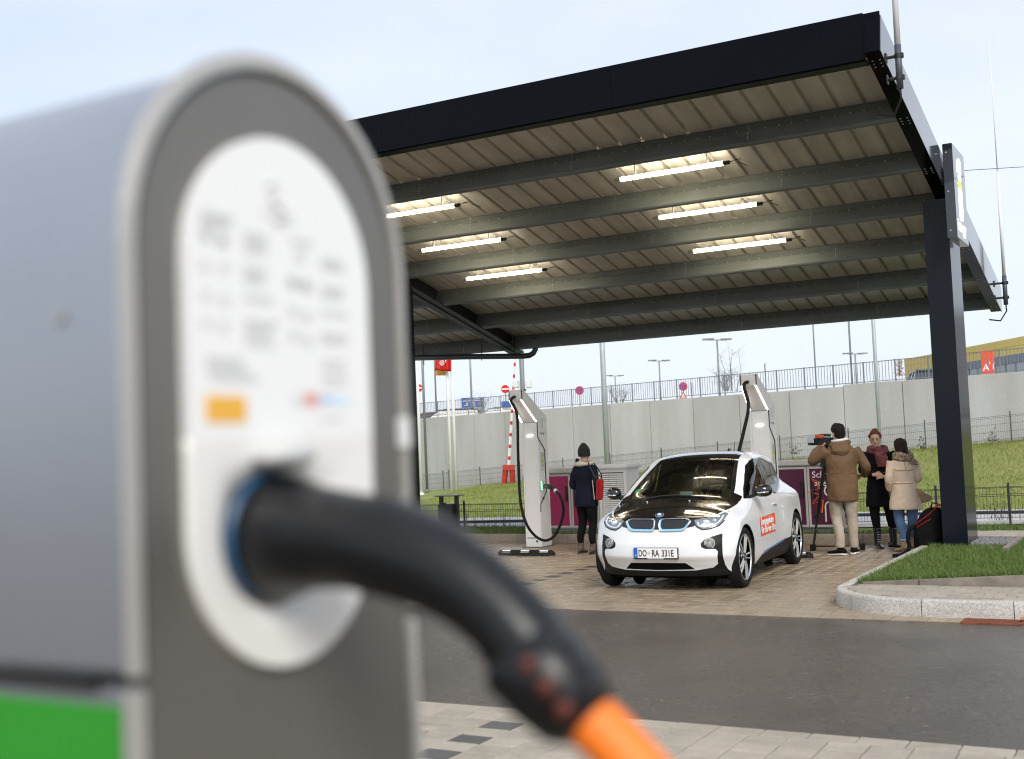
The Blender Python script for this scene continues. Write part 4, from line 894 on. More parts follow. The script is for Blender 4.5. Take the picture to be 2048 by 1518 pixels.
# wheel stops
def wheel_stop(x0, x1, y, label):
    t = thing('wheel_stop', label, 'wheel stop', ((x0+x1)/2, y, 0), group='black rubber wheel stops')
    pf = lambda x, k: [(x, y-.075*k, 0), (x, y-.06*k, .055*k), (x, y-.035*k, .085*k), (x, y+.035*k, .085*k), (x, y+.06*k, .055*k), (x, y+.075*k, 0)]
    MB().loft([pf(x0, .6), pf(x0+.05, 1), pf(x1-.05, 1), pf(x1, .6)]).build('body', M['rubber'], t)
    L = x1-x0
    for u in (.16, .5, .84): MB().hexa([(x0+L*u-.075, y-.0625, .05), (x0+L*u+.075, y-.0625, .05), (x0+L*u+.075, y-.035, .087), (x0+L*u-.075, y-.035, .087), (x0+L*u-.075, y-.055, .045), (x0+L*u+.075, y-.055, .045), (x0+L*u+.075, y-.03, .08), (x0+L*u-.075, y-.03, .08)]).build('reflector', M['white'], t)
wheel_stop(-9.76, -8.76, 16.77, 'black rubber wheel stop with three white patches in front of the left charger')
wheel_stop(-5.68, -4.68, 16.80, 'black rubber wheel stop mostly hidden behind the rear wheel of the white car')
def c_ip(v,pts):
    a=np.array(pts,float); a=a[np.argsort(a[:,0])]
    x,y=a[:,0],a[:,1]; h=np.diff(x); dl=np.diff(y)/h
    m=np.zeros_like(x); m[1:-1]=np.where(dl[:-1]*dl[1:]>0,2*dl[:-1]*dl[1:]/(dl[:-1]+dl[1:]+1e-12),0); m[0]=dl[0]; m[-1]=dl[-1]
    v=np.clip(v,x[0],x[-1]); i=np.clip(np.searchsorted(x,v)-1,0,len(h)-1)
    t=(v-x[i])/h[i]
    return y[i]*(1+2*t)*(1-t)**2+h[i]*m[i]*t*(1-t)**2+y[i+1]*t*t*(3-2*t)+h[i]*m[i+1]*t*t*(t-1)
def c_ss(x,a,b):
    t=np.clip((x-a)/(b-a),0,1); return t*t*(3-2*t)
def smax(a,b,k):
    h=np.clip(.5+.5*(a-b)/k,0,1); return b+(a-b)*h+k*h*(1-h)
TOP=[(.66,.80),(.60,.838),(.49,.872),(.30,.945),(.12,1.005),(-.03,1.06),(-.25,1.165),(-.5,1.285),(-.75,1.395),(-1.05,1.507),(-1.3,1.545),(-1.6,1.562),(-2.0,1.558),(-2.4,1.538),(-2.75,1.50),(-3.0,1.455),(-3.3,1.30)]
WZ=[(.12,.79),(.25,.845),(.35,.868),(.55,.884),(.75,.878),(.9,.862),(.98,.845),(1.03,.828),(1.08,.818),(1.2,.797),(1.35,.757),(1.47,.71),(1.6,.62)]
XF=[(.12,.50),(.2,.55),(.26,.575),(.33,.62),(.42,.668),(.52,.662),(.62,.635),(.71,.605),(.80,.585),(.9,.56),(1.1,.5)]
XR=[(.12,-3.1),(.3,-3.27),(.6,-3.3),(.9,-3.26),(1.05,-3.19),(1.2,-3.09),(1.4,-2.97),(1.55,-2.9)]
def car_F(x,y,z):
    y=np.abs(y)
    sh=.09+.09*c_ss(-x,-.35,.15)
    T=c_ip(x+sh*(y/.7)**2,TOP)-.03*(y/.6)**2-.008*(y/.6)**4
    W=c_ip(z,WZ)-.03*np.clip(-x-.3,0,1.2)*c_ss(z,.95,1.1)-.19*c_ss(-x,1.0,2.8)*c_ss(z,.9,1.2)-.04*c_ss(-x,2.0,3.2)-.02*c_ss(x,-.5,.5)*c_ss(z,.7,.95)
    a=(z-T)*.9; b=y-W
    f=x-(c_ip(z,XF)-.30*(y/.86)**3.4)
    r=c_ip(z,XR)-x+.28*(y/.86)**3*1.0
    bt=(.17-z)
    v=smax(a,b,.075)
    v=smax(v,f,.09); v=smax(v,r,.12); v=smax(v,bt,.05)
    return v
def car_cast(o,d,n=46):
    # o,d (N,3) from inside outward
    lo=np.zeros(len(o)); hi=np.full(len(o),2.2)
    for _ in range(n):
        m=(lo+hi)/2; p=o+d*m[:,None]; i=car_F(p[:,0],p[:,1],p[:,2])<0
        lo=np.where(i,m,lo); hi=np.where(i,hi,m)
    return o+d*lo[:,None]
CAR = (-5.397, 13.444, 0); CARZ = math.radians(-87.058)
M['paint_white'] = mat('paint_white', (.76, .77, .775), .28, coat=.8, spec=.5)
M['gloss_black'] = mat('gloss_black', (.006, .005, .005), .07, coat=.6, spec=.5)
M['trim_black'] = mat('trim_black', (.006, .006, .0065), .5, spec=.3)
M['intake'] = mat('intake', (.004, .004, .004), .8, spec=.1)
M['car_blue'] = mat('car_blue', (.06, .22, .52), .35)
M['kid_blue'] = mat('kid_blue', (.22, .55, .85), .3, coat=.4)
M['chrome'] = mat('chrome', (.72, .74, .76), .18, .85)
M['lamp_glass'] = mat('lamp_glass', (.20, .22, .25), .10, .0, coat=1.0, spec=.6)
M['lamp_bright'] = mat('lamp_bright', (.62, .68, .75), .25, .3, emit=(.7, .82, 1), estr=.12)
M['ws_glass'] = glass('ws_glass', (.74, .80, .70), 1.42)
M['side_glass'] = glass('side_glass', (.55, .63, .60), 1.9)
M['dark_glass'] = mat('dark_glass', (.008, .009, .01), .04, spec=.6)
M['cabin'] = mat('cabin', (.035, .030, .025), .7)
M['seat_tan'] = mat('seat_tan', (.20, .145, .085), .7, var=.1, scale=8)
car = thing('electric_car', 'white hatchback with glossy black bonnet, blue-rimmed grilles and a red sticker on its door', 'car', CAR, CARZ)
def pip(px, py, poly):
    r = np.zeros(px.shape, bool); n = len(poly)
    for i in range(n):
        x1, y1 = poly[i]; x2, y2 = poly[(i+1) % n]
        if y1 == y2: continue
        c = (y1 > py) != (y2 > py); r ^= c & (px < (x2-x1)*(py-y1)/(y2-y1)+x1)
    return r
def pdist(px, py, poly, closed=True):
    d = np.full(px.shape, 9.0); n = len(poly)
    for i in range(n if closed else n-1):
        x1, y1 = poly[i]; x2, y2 = poly[(i+1) % n]; L2 = (x2-x1)**2+(y2-y1)**2
        t = np.clip(((px-x1)*(x2-x1)+(py-y1)*(y2-y1))/L2, 0, 1); d = np.minimum(d, np.hypot(px-x1-t*(x2-x1), py-y1-t*(y2-y1)))
    return d
# sampled shell: rays from a spine inside the body
NT = 330
th = np.linspace(-PI/2, PI/2, NT)
xs_mid = np.linspace(-.18, -2.72, 235); OR = []; DR = []
for ph in np.linspace(PI/2-.0006, .004, 84):
    OR.append(np.tile([-.17, 0, .60], (NT, 1))); DR.append(np.column_stack([np.full(NT, math.sin(ph)), math.cos(ph)*np.cos(th), math.cos(ph)*np.sin(th)]))
for x in xs_mid:
    z0 = .60+.25*c_ss(np.array(-x), 0., .8); OR.append(np.tile([x, 0, float(z0)], (NT, 1))); DR.append(np.column_stack([np.zeros(NT), np.cos(th), np.sin(th)]))
for ph in np.linspace(.03, PI/2-.02, 50):
    OR.append(np.tile([-2.73, 0, .85], (NT, 1))); DR.append(np.column_stack([np.full(NT, -math.sin(ph)), math.cos(ph)*np.cos(th), math.cos(ph)*np.sin(th)]))
NS = len(OR)
PT = car_cast(np.concatenate(OR), np.concatenate(DR), 30).reshape(NS, NT, 3); SPINE = np.concatenate(OR).reshape(NS, NT, 3)
I, J = np.meshgrid(np.arange(NS-1), np.arange(NT-1), indexing='ij'); I = I.ravel(); J = J.ravel()
VV = PT.reshape(-1, 3); QF = np.column_stack([I*NT+J, (I+1)*NT+J, (I+1)*NT+J+1, I*NT+J+1])
TR = np.concatenate([QF[:, [0, 1, 2]], QF[:, [0, 2, 3]]]); INW = SPINE.reshape(-1, 3)-VV; INW = INW/np.linalg.norm(INW, axis=1)[:, None]
NAMES = ['body']; CL = np.zeros(len(TR), int)
def cut(g, src, new):
    """split the skin along g = 0 and give the part with g < 0 the class new"""
    global VV, TR, CL, INW
    if new not in NAMES: NAMES.append(new)
    nid = NAMES.index(new); sid = [NAMES.index(x_) for x_ in src if x_ in NAMES]
    sg = np.where(np.abs(g) < 1e-5, -1e-5, g); m = sg[TR] < 0; c = m.sum(1); ok = np.isin(CL, sid)
    CL = np.where(ok & (c == 3), nid, CL); mix = ok & (c > 0) & (c < 3)
    if not mix.any(): return
    T = TR[mix]; mm = m[mix]; lone = np.where(c[mix] == 1, mm.argmax(1), (~mm).argmax(1)); r = np.arange(len(T))
    A, B, D = T[r, lone], T[r, (lone+1) % 3], T[r, (lone+2) % 3]
    e = np.sort(np.concatenate([np.column_stack([A, B]), np.column_stack([A, D])]), axis=1); ue, inv = np.unique(e, axis=0, return_inverse=True); inv = inv.ravel()
    t = (sg[ue[:, 0]]/(sg[ue[:, 0]]-sg[ue[:, 1]]))[:, None]; n0 = len(VV)
    VV = np.concatenate([VV, VV[ue[:, 0]]*(1-t)+VV[ue[:, 1]]*t]); INW = np.concatenate([INW, INW[ue[:, 0]]*(1-t)+INW[ue[:, 1]]*t])
    P1, P2 = n0+inv[:len(T)], n0+inv[len(T):]; old = CL[mix]; ln = c[mix] == 1
    TR = np.concatenate([TR[~mix], np.column_stack([A, P1, P2]), np.column_stack([P1, B, D]), np.column_stack([P1, D, P2])])
    CL = np.concatenate([CL[~mix], np.where(ln, nid, old), np.where(ln, old, nid), np.where(ln, old, nid)])
WIN = [(-.30, 1.005), (-.47, 1.113), (-.75, 1.27), (-.97, 1.382), (-1.12, 1.437), (-1.26, 1.462), (-1.55, 1.468), (-1.9, 1.462), (-2.24, 1.437), (-2.64, 1.392), (-2.86, 1.36), (-2.93, 1.22), (-2.88, 1.119), (-2.5, 1.06), (-2.15, 1.03), (-1.82, 1.0), (-1.604, .992), (-1.565, 1.036), (-1.13, 1.027), (-.68, 1.025), (-.40, 1.0)]
WSE = [(-1.5, .47), (-1.21, .512), (-.99, .544), (-.733, .592), (-.472, .643), (-.296, .668), (-.1, .69)]
HOOD = [(-.36, .755), (-.135, .753), (.084, .716), (.304, .645), (.393, .597), (.457, .548), (.525, .43), (.6, .40)]
HL = [(.425, .82), (.455, .76), (.471, .742), (.527, .711), (.602, .718), (.688, .748), (.735, .804), (.745, .86), (.733, .894), (.644, .855), (.548, .829)]
FOG = [(.730, .657), (.60, .620), (.548, .597), (.513, .552), (.522, .512), (.565, .492), (.665, .488), (.688, .46), (.668, .315), (.615, .275), (.43, .247), (0, .240), (-.1, .240), (-.1, .05), (.84, .05), (.80, .19), (.75, .25), (.735, .30), (.732, .47)]
LIP = [(-.1, .337), (.33, .335), (.42, .258), (-.1, .245)]
SILL = [(-.36, .05), (-.41, .20), (-.715, .305), (-1.81, .395), (-2.25, .405), (-2.25, .05)]
BLUE = [(-.70, .306), (-.815, .343), (-1.83, .405), (-1.83, .378), (-.84, .322)]
X_ = lambda: VV[:, 0]
Y_ = lambda: VV[:, 1]
Z_ = lambda: VV[:, 2]
def mxx(*a): return np.max(np.array(a), axis=0)
def sdp(u, v, poly): return np.where(pip(u, v, poly), -1, 1)*pdist(u, v, poly)
def SH(): return X_()+(.09+.09*c_ss(-X_(), -.35, .15))*(Y_()/.7)**2
def WE(): return np.interp(X_(), [p[0] for p in WSE][::1], [p[1] for p in WSE])
def HE(): return np.interp(X_(), [p[0] for p in HOOD], [p[1] for p in HOOD])
cut(mxx(X_()+2.93, .92-Z_(), Y_()-(.60+.2*(1.2-Z_()))), ['body'], 'tailgate')
cut(mxx(X_()+3.0, .74-Z_(), Z_()-.90, .42-Y_(), Y_()-.80), ['body'], 'tail_lamp')
cut(mxx(SH()+1.085, Y_()-WE(), 1.40-Z_(), -X_()-2.95), ['body'], 'roof')
cut(mxx(SH()+.03, -SH()-1.085, Y_()-WE(), 1.0-Z_()), ['body'], 'black')
cut(mxx(SH()+.055, -SH()-1.03, Y_()-WE()+.028), ['black'], 'windshield')
cut(mxx(-SH()-.03, Y_()-HE(), .80-Z_(), -X_()-.38), ['body'], 'hood')
cut(mxx(.40-X_(), Y_()-.44, .712+.03*np.clip((Y_()-.28)/.14, 0, 1)-Z_(), Z_()-.85), ['body'], 'hood')
cut(mxx(SH(), -X_()-.33, WE()-Y_(), Y_()-.762, .955-Z_()), ['body'], 'hood')
cut(mxx(sdp(Y_(), Z_(), HL)-.014, .08-X_(), np.minimum(Z_()-.80, Y_()-.46)), ['body', 'hood'], 'black')
cut(mxx(sdp(Y_(), Z_(), HL), .08-X_()), ['body', 'hood', 'black'], 'headlight')
cut(mxx(sdp(Y_(), Z_(), FOG), .25-X_()), ['body'], 'bumper')
cut(mxx(sdp(Y_(), Z_(), LIP), .3-X_()), ['body', 'bumper'], 'intake')
cut(Z_()-.205, ['body'], 'bumper')
cut(mxx(sdp(X_(), Z_(), BLUE), .5-Y_()), ['body', 'bumper'], 'sill_strip')
cut(mxx(sdp(X_(), Z_(), SILL), .5-Y_()), ['body', 'bumper'], 'sill')
cut(mxx(sdp(X_(), Z_(), WIN), .40-Y_(), X_()+.29), ['body'], 'black_side')
SW = lambda: sdp(X_(), Z_(), WIN)+.015
CLN = lambda: -2.684+(1.379-Z_())/(1.379-1.07)*.288
cut(mxx(SW(), -1.488-X_(), X_()+.46), ['black_side'], 'door_window')
cut(mxx(SW(), X_()+1.512, CLN()+.010-X_()), ['black_side'], 'rear_window')
cut(mxx(SW(), X_()-CLN()+.010), ['black_side'], 'quarter_window')
ALLC = list(NAMES)
cut(mxx(np.hypot(X_()-.012, Z_()-.37)-.358, .55-Y_()), ALLC, 'none'); cut(mxx(np.hypot(X_()+2.57, Z_()-.35)-.392, .55-Y_()), ALLC, 'none'); cut(mxx(Z_()-.172, X_()-.45), ALLC, 'none')
# door seams pressed into the white skin
vx, vy, vz = VV.T
ds = np.minimum(pdist(vx, vz, [(-.47, .99), (-.56, .72), (-.60, .45), (-.70, .31)], False), pdist(vx, vz, [(-1.585, 1.0), (-1.60, .75), (-1.66, .55), (-1.80, .40)], False))
ds = np.minimum(ds, pdist(vx, vz, [(.33, .66), (.36, .55), (.50, .62)], False)); ds = np.where(vy > .5, ds, 9)
VD = VV+INW*(.0035*np.exp(-(ds/.008)**2))[:, None]
def skin_normals(P):
    h = 2e-3; g = np.column_stack([car_F(P[:, 0]+h, P[:, 1], P[:, 2])-car_F(P[:, 0]-h, P[:, 1], P[:, 2]), car_F(P[:, 0], P[:, 1]+h, P[:, 2])-car_F(P[:, 0], P[:, 1]-h, P[:, 2]), car_F(P[:, 0], P[:, 1], P[:, 2]+h)-car_F(P[:, 0], P[:, 1], P[:, 2]-h)])
    g[:, 1] = np.where(P[:, 1] < 2.5e-3, 0, g[:, 1]); return g/np.maximum(np.linalg.norm(g, axis=1), 1e-9)[:, None]
def part(key, name, mt, depth=0, parent=car, halves=False, label=None, nrm=True):
    f = TR[CL == NAMES.index(key)]
    if len(f) == 0: return
    src = VD+INW*depth; u, inv = np.unique(f, return_inverse=True); v = src[u]; q = inv.reshape(-1, 3); N = skin_normals(VV[u]); mir = np.array([1, -1, 1]); out = []
    sets = ((v, q, N), (v*mir, q[:, ::-1], N*mir)) if halves else ((np.concatenate([v, v*mir]), np.concatenate([q, q[:, ::-1]+len(v)]), np.concatenate([N, N*mir])),)
    for vv, qq, nn in sets:
        me = np_mesh(name, vv, qq, mt, True)
        if nrm and len(me.vertices) == len(nn): me.normals_split_custom_set_from_vertices([tuple(x) for x in nn])
        out.append(tag(place(name, me, parent), label))
    return out
body = part('body', 'body', M['paint_white'], nrm=False)[0]
hood_o = part('hood', 'bonnet', M['gloss_black'])[0]
part('roof', 'roof', M['gloss_black']); part('black', 'black_trim', M['gloss_black']); part('black_side', 'window_surround', M['gloss_black'], halves=True); part('tailgate', 'tailgate', M['side_glass'])
bump = part('bumper', 'bumper_trim', M['trim_black'])[0]; part('intake', 'air_intake', M['intake'], .004); part('sill', 'side_sill', M['trim_black'], .008, halves=True); part('sill_strip', 'blue_strip', M['car_blue'], .003, halves=True)
part('windshield', 'windscreen', M['ws_glass']); part('door_window', 'door_window', M['side_glass'], .004, halves=True); part('rear_window', 'rear_window', M['side_glass'], .004, halves=True); part('quarter_window', 'quarter_window', M['side_glass'], .004, halves=True)
hls = part('headlight', 'headlight', M['lamp_glass'], .004, halves=True); part('tail_lamp', 'tail_lamp', M['red'], .0, halves=True)
# inner trim so the cabin is not seen as white paint from inside
fc_ = VV[TR].mean(1); kk = np.isin(CL, [NAMES.index(n_) for n_ in ('body', 'roof', 'black', 'black_side', 'hood')]) & (fc_[:, 2] > .62) & (fc_[:, 0] < .0); f = TR[kk]; u, inv = np.unique(f, return_inverse=True); v = (VV+INW*.03)[u]; q = inv.reshape(-1, 3)[:, ::-1]
place('interior_trim', np_mesh('interior_trim', np.concatenate([v, v*np.array([1, -1, 1])]), np.concatenate([q, q[:, ::-1]+len(v)]), M['cabin'], True), car)
def front_x(y, z):           # skin x at (y,z) on the nose
    lo, hi = -.2, 1.2
    for _ in range(40):
        m_ = (lo+hi)/2
        if car_F(np.array([m_]), np.array([y]), np.array([z]))[0] < 0: lo = m_
        else: hi = m_
    return lo
def side_y(x, z):
    lo, hi = .2, 1.3
    for _ in range(40):
        m_ = (lo+hi)/2
        if car_F(np.array([x]), np.array([m_]), np.array([z]))[0] < 0: lo = m_
        else: hi = m_
    return lo
def top_z(x, y):
    lo, hi = .5, 1.9
    for _ in range(40):
        m_ = (lo+hi)/2
        if car_F(np.array([x]), np.array([y]), np.array([m_]))[0] < 0: lo = m_
        else: hi = m_
    return lo
def skin(pts, off): return [Vector((front_x(y, z)+off, y, z)) for y, z in pts]
def dense(poly, step=.03):
    out = []
    for i in range(len(poly)):
        a, c = np.array(poly[i]), np.array(poly[(i+1) % len(poly)]); n = max(1, int(np.linalg.norm(c-a)/step)); out += [tuple(a+(c-a)*k/n) for k in range(n)]
    return out
KID = [(.030, .822), (.060, .836), (.335, .838), (.392, .812), (.395, .800), (.352, .728), (.325, .706), (.290, .698), (.060, .692), (.034, .704), (.024, .74), (.024, .80)]
for s in (1, -1):
    pl_ = dense([(s*y, z) for y, z in KID]); cyk = sum(p[0] for p in pl_)/len(pl_); czk = sum(p[1] for p in pl_)/len(pl_)
    shr = lambda k, dz=0: [(cyk+(y-cyk)*(1-k*.55), czk+(z-czk)*(1-k)+dz) for y, z in pl_]
    a0, a1, a2, a3 = skin(shr(-.02), -.01), skin(shr(-.0), .016), skin(shr(.06), .019), skin(shr(.10), .012)
    kd = MB().loft([a0, a1, a2, a3], caps=False).build('grille', M['chrome'], car, world=False, smooth=True)
    b1, b2 = skin(shr(.10, .0), .012), skin(shr(.36, .012), -.012)
    MB().loft([b1, b2], caps=False).build('blue_surround', M['kid_blue'], kd, world=False, smooth=True)
    MB().add(skin(shr(.34, .012), -.009), [tuple(range(len(pl_)))]).build('grille_back', M['intake'], kd, world=False)
    # headlight internals: light ring, projector
    U = [(.470, .79), (.487, .752), (.535, .735), (.600, .742), (.668, .768), (.700, .806), (.708, .85)]
    MB().tube(spline([Vector((front_x(s*y, z)+.003, s*y, z)) for y, z in U], 4), .0105, 6).build('light_ring', M['lamp_bright'], hls[0 if s > 0 else 1], world=False, smooth=True)
    c = Vector((front_x(s*.555, .785)-.012, s*.555, .785)); MB().sphere(c, (.02, .045, .03)).build('projector', M['lamp_bright'], hls[0 if s > 0 else 1], world=False, smooth=True)
    c = Vector((front_x(s*.635, .80)-.012, s*.635, .80)); MB().sphere(c, (.018, .03, .022)).build('projector', M['chrome'], hls[0 if s > 0 else 1], world=False, smooth=True)
    # fog lamp
    xf = front_x(s*.606, .556); d = Vector((1, s*.42, 0)).normalized(); o = Vector((xf, s*.606, .556))
    f_ = MB(); f_.cyl(o-d*.03, o+d*.006, .066, .062, 22); fl_o = f_.build('fog_lamp', M['chrome'], car, world=False, smooth=False)
    MB().cyl(o+d*.004, o+d*.012, .055, .045, 22).build('lens', mat('fog_lens%d' % s, (.38, .37, .35), .12, .5, var=.6, scale=28, spec=.7), fl_o, world=False)
    MB().cyl(o+d*.008, o+d*.016, .02, .016, 14).build('bulb_shade', M['chrome'], fl_o, world=False)
    # mirror
    m0 = Vector((-.50, s*.83, 1.03)); mm = MB()
    mm.loft([[Vector((-.53+dx+ry*.45*math.cos(a), s*yy, 1.085+zz+rz_*math.sin(a))) for a in np.linspace(0, 2*PI, 14)[:-1]] for yy, ry, rz_, dx, zz in ((.865, .05, .03, 0, -.02), (.88, .14, .062, .0, 0), (.93, .17, .076, .0, 0), (1.0, .165, .074, -.01, 0), (1.045, .12, .055, -.03, 0), (1.06, .05, .025, -.04, 0))])
    mi = mm.build('door_mirror', M['gloss_black'], car, world=False, smooth=True)
    MB().bar((-.48, s*.77, 1.0), (-.52, s*.88, 1.045), .11, .035).build('mirror_arm', M['trim_black'], mi, world=False, bevel=.01)
    MB().tube([(-.452, s*.90, 1.066), (-.448, s*.97, 1.066), (-.47, s*1.045, 1.070)], .009, 6).build('indicator', M['chrome'], mi, world=False, smooth=True)
    MB().bx(-.612, -.606, min(s*.89, s*1.03), max(s*.89, s*1.03), 1.04, 1.13).build('mirror_glass', M['chrome'], mi, world=False)
    # door handle
    yh = side_y(-1.42, .875); MB().bar((-1.50, s*(yh+.012), .868), (-1.33, s*(yh+.012), .884), .022, .03).build('door_handle', M['paint_white'], car, world=False, bevel=.008)
# wheels
def make_wheel():
    tyre = MB(); prof_ = [(.262, -.058), (.285, -.074), (.322, -.078), (.340, -.066), (.347, -.045), (.349, 0), (.347, .045), (.340, .066), (.322, .078), (.285, .074), (.262, .058)]
    n = 56; vs = []; fs = []
    for k in range(n):
        a = 2*PI*k/n
        for r, y in prof_: vs.append((r*math.cos(a), y, r*math.sin(a)))
    m_ = len(prof_)
    for k in range(n):
        l = (k+1) % n
        for i in range(m_-1): fs.append((k*m_+i, k*m_+i+1, l*m_+i+1, l*m_+i))
    tyre.add(vs, fs); T_ = tyre.mesh('tyre'); T_.materials.append(M['rubber']); T_.polygons.foreach_set('use_smooth', [True]*len(T_.polygons))
    rim = MB(); pr_ = [(.262, .062), (.268, .068), (.263, .072), (.254, .068), (.251, .058)]
    vs = []; fs = []
    for k in range(n):
        a = 2*PI*k/n
        for r, y in pr_: vs.append((r*math.cos(a), y, r*math.sin(a)))
    m_ = len(pr_)
    for k in range(n):
        l = (k+1) % n
        for i in range(m_-1): fs.append((k*m_+i, k*m_+i+1, l*m_+i+1, l*m_+i))
    rim.add(vs, fs); R_ = rim.mesh('rim'); R_.materials.append(M['chrome']); R_.polygons.foreach_set('use_smooth', [True]*len(R_.polygons))
    back = MB().cyl((0, .0, 0), (0, .012, 0), .25, n=40).mesh('wheel_back'); back.materials.append(M['intake'])
    brake = MB().cyl((0, .014, 0), (0, .026, 0), .15, n=30).mesh('brake_disc'); brake.materials.append(M['intake'])
    barrel = MB().cyl((0, .012, 0), (0, .058, 0), .2505, n=40).mesh('x') if False else None
    hub = MB(); hub.cyl((0, .03, 0), (0, .066, 0), .062, .050, 20); H_ = hub.mesh('hub'); H_.materials.append(M['gloss_black'])
    capm = MB().cyl((0, .066, 0), (0, .070, 0), .02, n=18).mesh('hub_cap'); capm.materials.append(M['car_blue'])
    sp_ = []
    for w0, w1, off0, off1 in ((.010, .015, -.012, -.040), (.008, .012, .022, .034)):
        b = MB()
        def pt(r, o, y): a = .55*(r-.05)*1.3; return (r*math.cos(a)-o*math.sin(a), y, r*math.sin(a)+o*math.cos(a))
        R = np.linspace(.045, .262, 7); rings = []
        for r in R:
            t = (r-.045)/.217; w = w0+(w1-w0)*t; o = off0+(off1-off0)*t; y1 = .064+.004*math.sin(PI*t); y0 = .052
            rings.append([pt(r, o-w/2, y0), pt(r, o-w/2, y1), pt(r, o+w/2, y1), pt(r, o+w/2, y0)])
        b.loft(rings); me = b.mesh('spoke'); me.materials.append(M['spoke']); sp_.append(me)
    return T_, R_, back, brake, H_, capm, sp_
M['spoke'] = mat('spoke', (.60, .60, .59), .35, .15)
T_, R_, BK, BD, HB, CPM, SPK = make_wheel()
for x in (0, -2.57):
    for s in (1, -1):
        w = bpy.data.objects.new('wheel', T_); C.objects.link(w); w.parent = car; w.location = (x+(.0 if x else .015), s*.79, .348); w.rotation_euler = (0, random.uniform(0, 6), 0 if s > 0 else PI)
        w.rotation_mode = 'ZYX'
        for nm, me in (('rim', R_), ('wheel_back', BK), ('brake_disc', BD), ('hub', HB), ('hub_cap', CPM)): place(nm, me, w)
        for k in range(5):
            for me in SPK: place('spoke', me, w, Matrix.Rotation(2*PI*k/5, 4, 'Y'))
        # arch liner
        ac = (.012, .37) if x == 0 else (-2.57, .35); r = .356 if x == 0 else .389; ring_ = []
        b = MB(); vs = []; fs = []; n = 30
        for k in range(n):
            a = -.55+k*(PI+1.1)/(n-1)
            for y in (.45, side_y(ac[0], .6)-.012): vs.append((ac[0]+r*math.cos(a), s*y, ac[1]+r*math.sin(a)))
        for k in range(n-1): fs.append((2*k, 2*k+1, 2*k+3, 2*k+2))
        b.add(vs, fs); b.build('wheel_arch', M['trim_black'], car, world=False)
        b = MB(); b.cyl((ac[0], s*.45, ac[1]), (ac[0], s*.44, ac[1]), r, n=30); b.build('wheel_well', M['intake'], car, world=False)
MB().bx(-3.0, .28, -.68, .68, .125, .20).build('underbody', M['intake'], car, world=False)
# plate
xp = front_x(0, .45)+.016
pt_ = MB().bx(xp-.03, xp, -.268, .268, .382, .514).build('plate_holder', M['plastic_black'], car, world=False, bevel=.006)
MB().bx(xp, xp+.004, -.26, .26, .399, .509).build('number_plate', M['white'], pt_, world=False)
MB().bx(xp+.004, xp+.0055, -.26, -.216, .399, .509).build('blue_band', M['blue'], pt_, world=False)
TC = wm(car)
def ctext(s, y, z, size, mt, par, xs=1, bold=0, x=None): return text(s, size, TC @ axes((x or xp+.0045, y, z), (0, 1, 0), (0, 0, 1)), mt, par, 'lettering', .0008, xs=xs, bold=bold)
ctext('DO', -.207, .416, .105, M['ink'], pt_, .62, .0022); ctext('RA', -.045, .416, .105, M['ink'], pt_, .66, .0022); ctext('331E', .072, .416, .105, M['ink'], pt_, .70, .0022)
MB().cyl((xp+.004, -.078, .455), (xp+.006, -.078, .455), .020, n=14).build('seal', M['ink_light'], pt_, world=False)
ctext('D', -.248, .418, .026, M['white'], pt_, x=xp+.006)
for k in range(9): MB().bx(xp, xp+.002, -.10+.022*k, -.10+.022*k+.016, .386, .394).build('print_mark', M['white'], pt_, world=False)
# roundel
ex = .487; ez = top_z(ex, 0); nrm = Vector((.40, 0, .916)).normalized(); t1 = Vector((0, 1, 0)); t2 = nrm.cross(t1)*1.0; t2 = t2 if t2.z > 0 else -t2; oc = Vector((ex, 0, ez))
def rdisc(r, h, name, mt, par, a0=0, a1=2*PI, n=28):
    P = [oc+t1*r*math.cos(a)+t2*r*math.sin(a) for a in np.linspace(a0, a1, n)]
    if a1-a0 < 6: P = [oc]+P
    else: P = P[:-1]
    k = len(P); return MB().add([p+nrm*(h-.01) for p in P]+[p+nrm*h for p in P], [tuple(range(k-1, -1, -1)), tuple(range(k, 2*k))]+[(i, (i+1) % k, k+(i+1) % k, k+i) for i in range(k)]).build(name, mt, par, world=False)
em = rdisc(.050, .006, 'roundel', M['kid_blue'], hood_o); rdisc(.046, .008, 'roundel_ring', M['ink'], hood_o); rdisc(.029, .0095, 'roundel_rim', M['chrome'], hood_o)
for k in range(4): rdisc(.026, .011, 'roundel_quarter', M['white'] if k % 2 else M['kid_blue'], hood_o, k*PI/2, (k+1)*PI/2, 9)
# washers, wiper, antenna fin
for y in (-.29, .24):
    z = top_z(.09, y); MB().sphere((.09, y, z+.004), .012).build('washer_jet', M['chrome'], hood_o, world=False)
P = [(-.04+dx, y, top_z(-.04+dx, y)+.015) for y, dx in ((-.34, .035), (-.15, .02), (.02, .015), (.2, .015), (.40, .0))]
MB().tube(P, .010, 5).build('wiper', M['plastic_black'], car, world=False)
z = top_z(-2.45, 0); MB().hexa([(-2.55, -.02, z-.02), (-2.38, -.02, z-.02), (-2.38, .02, z-.02), (-2.55, .02, z-.02), (-2.55, -.008, z+.05), (-2.50, -.008, z+.055), (-2.50, .008, z+.055), (-2.55, .008, z+.05)]).build('antenna_fin', M['gloss_black'], car, world=False)
MB().tube([(-2.55, .05, z), (-2.62, .05, z+.14)], .005, 5).build('antenna', M['plastic_black'], car, world=False)
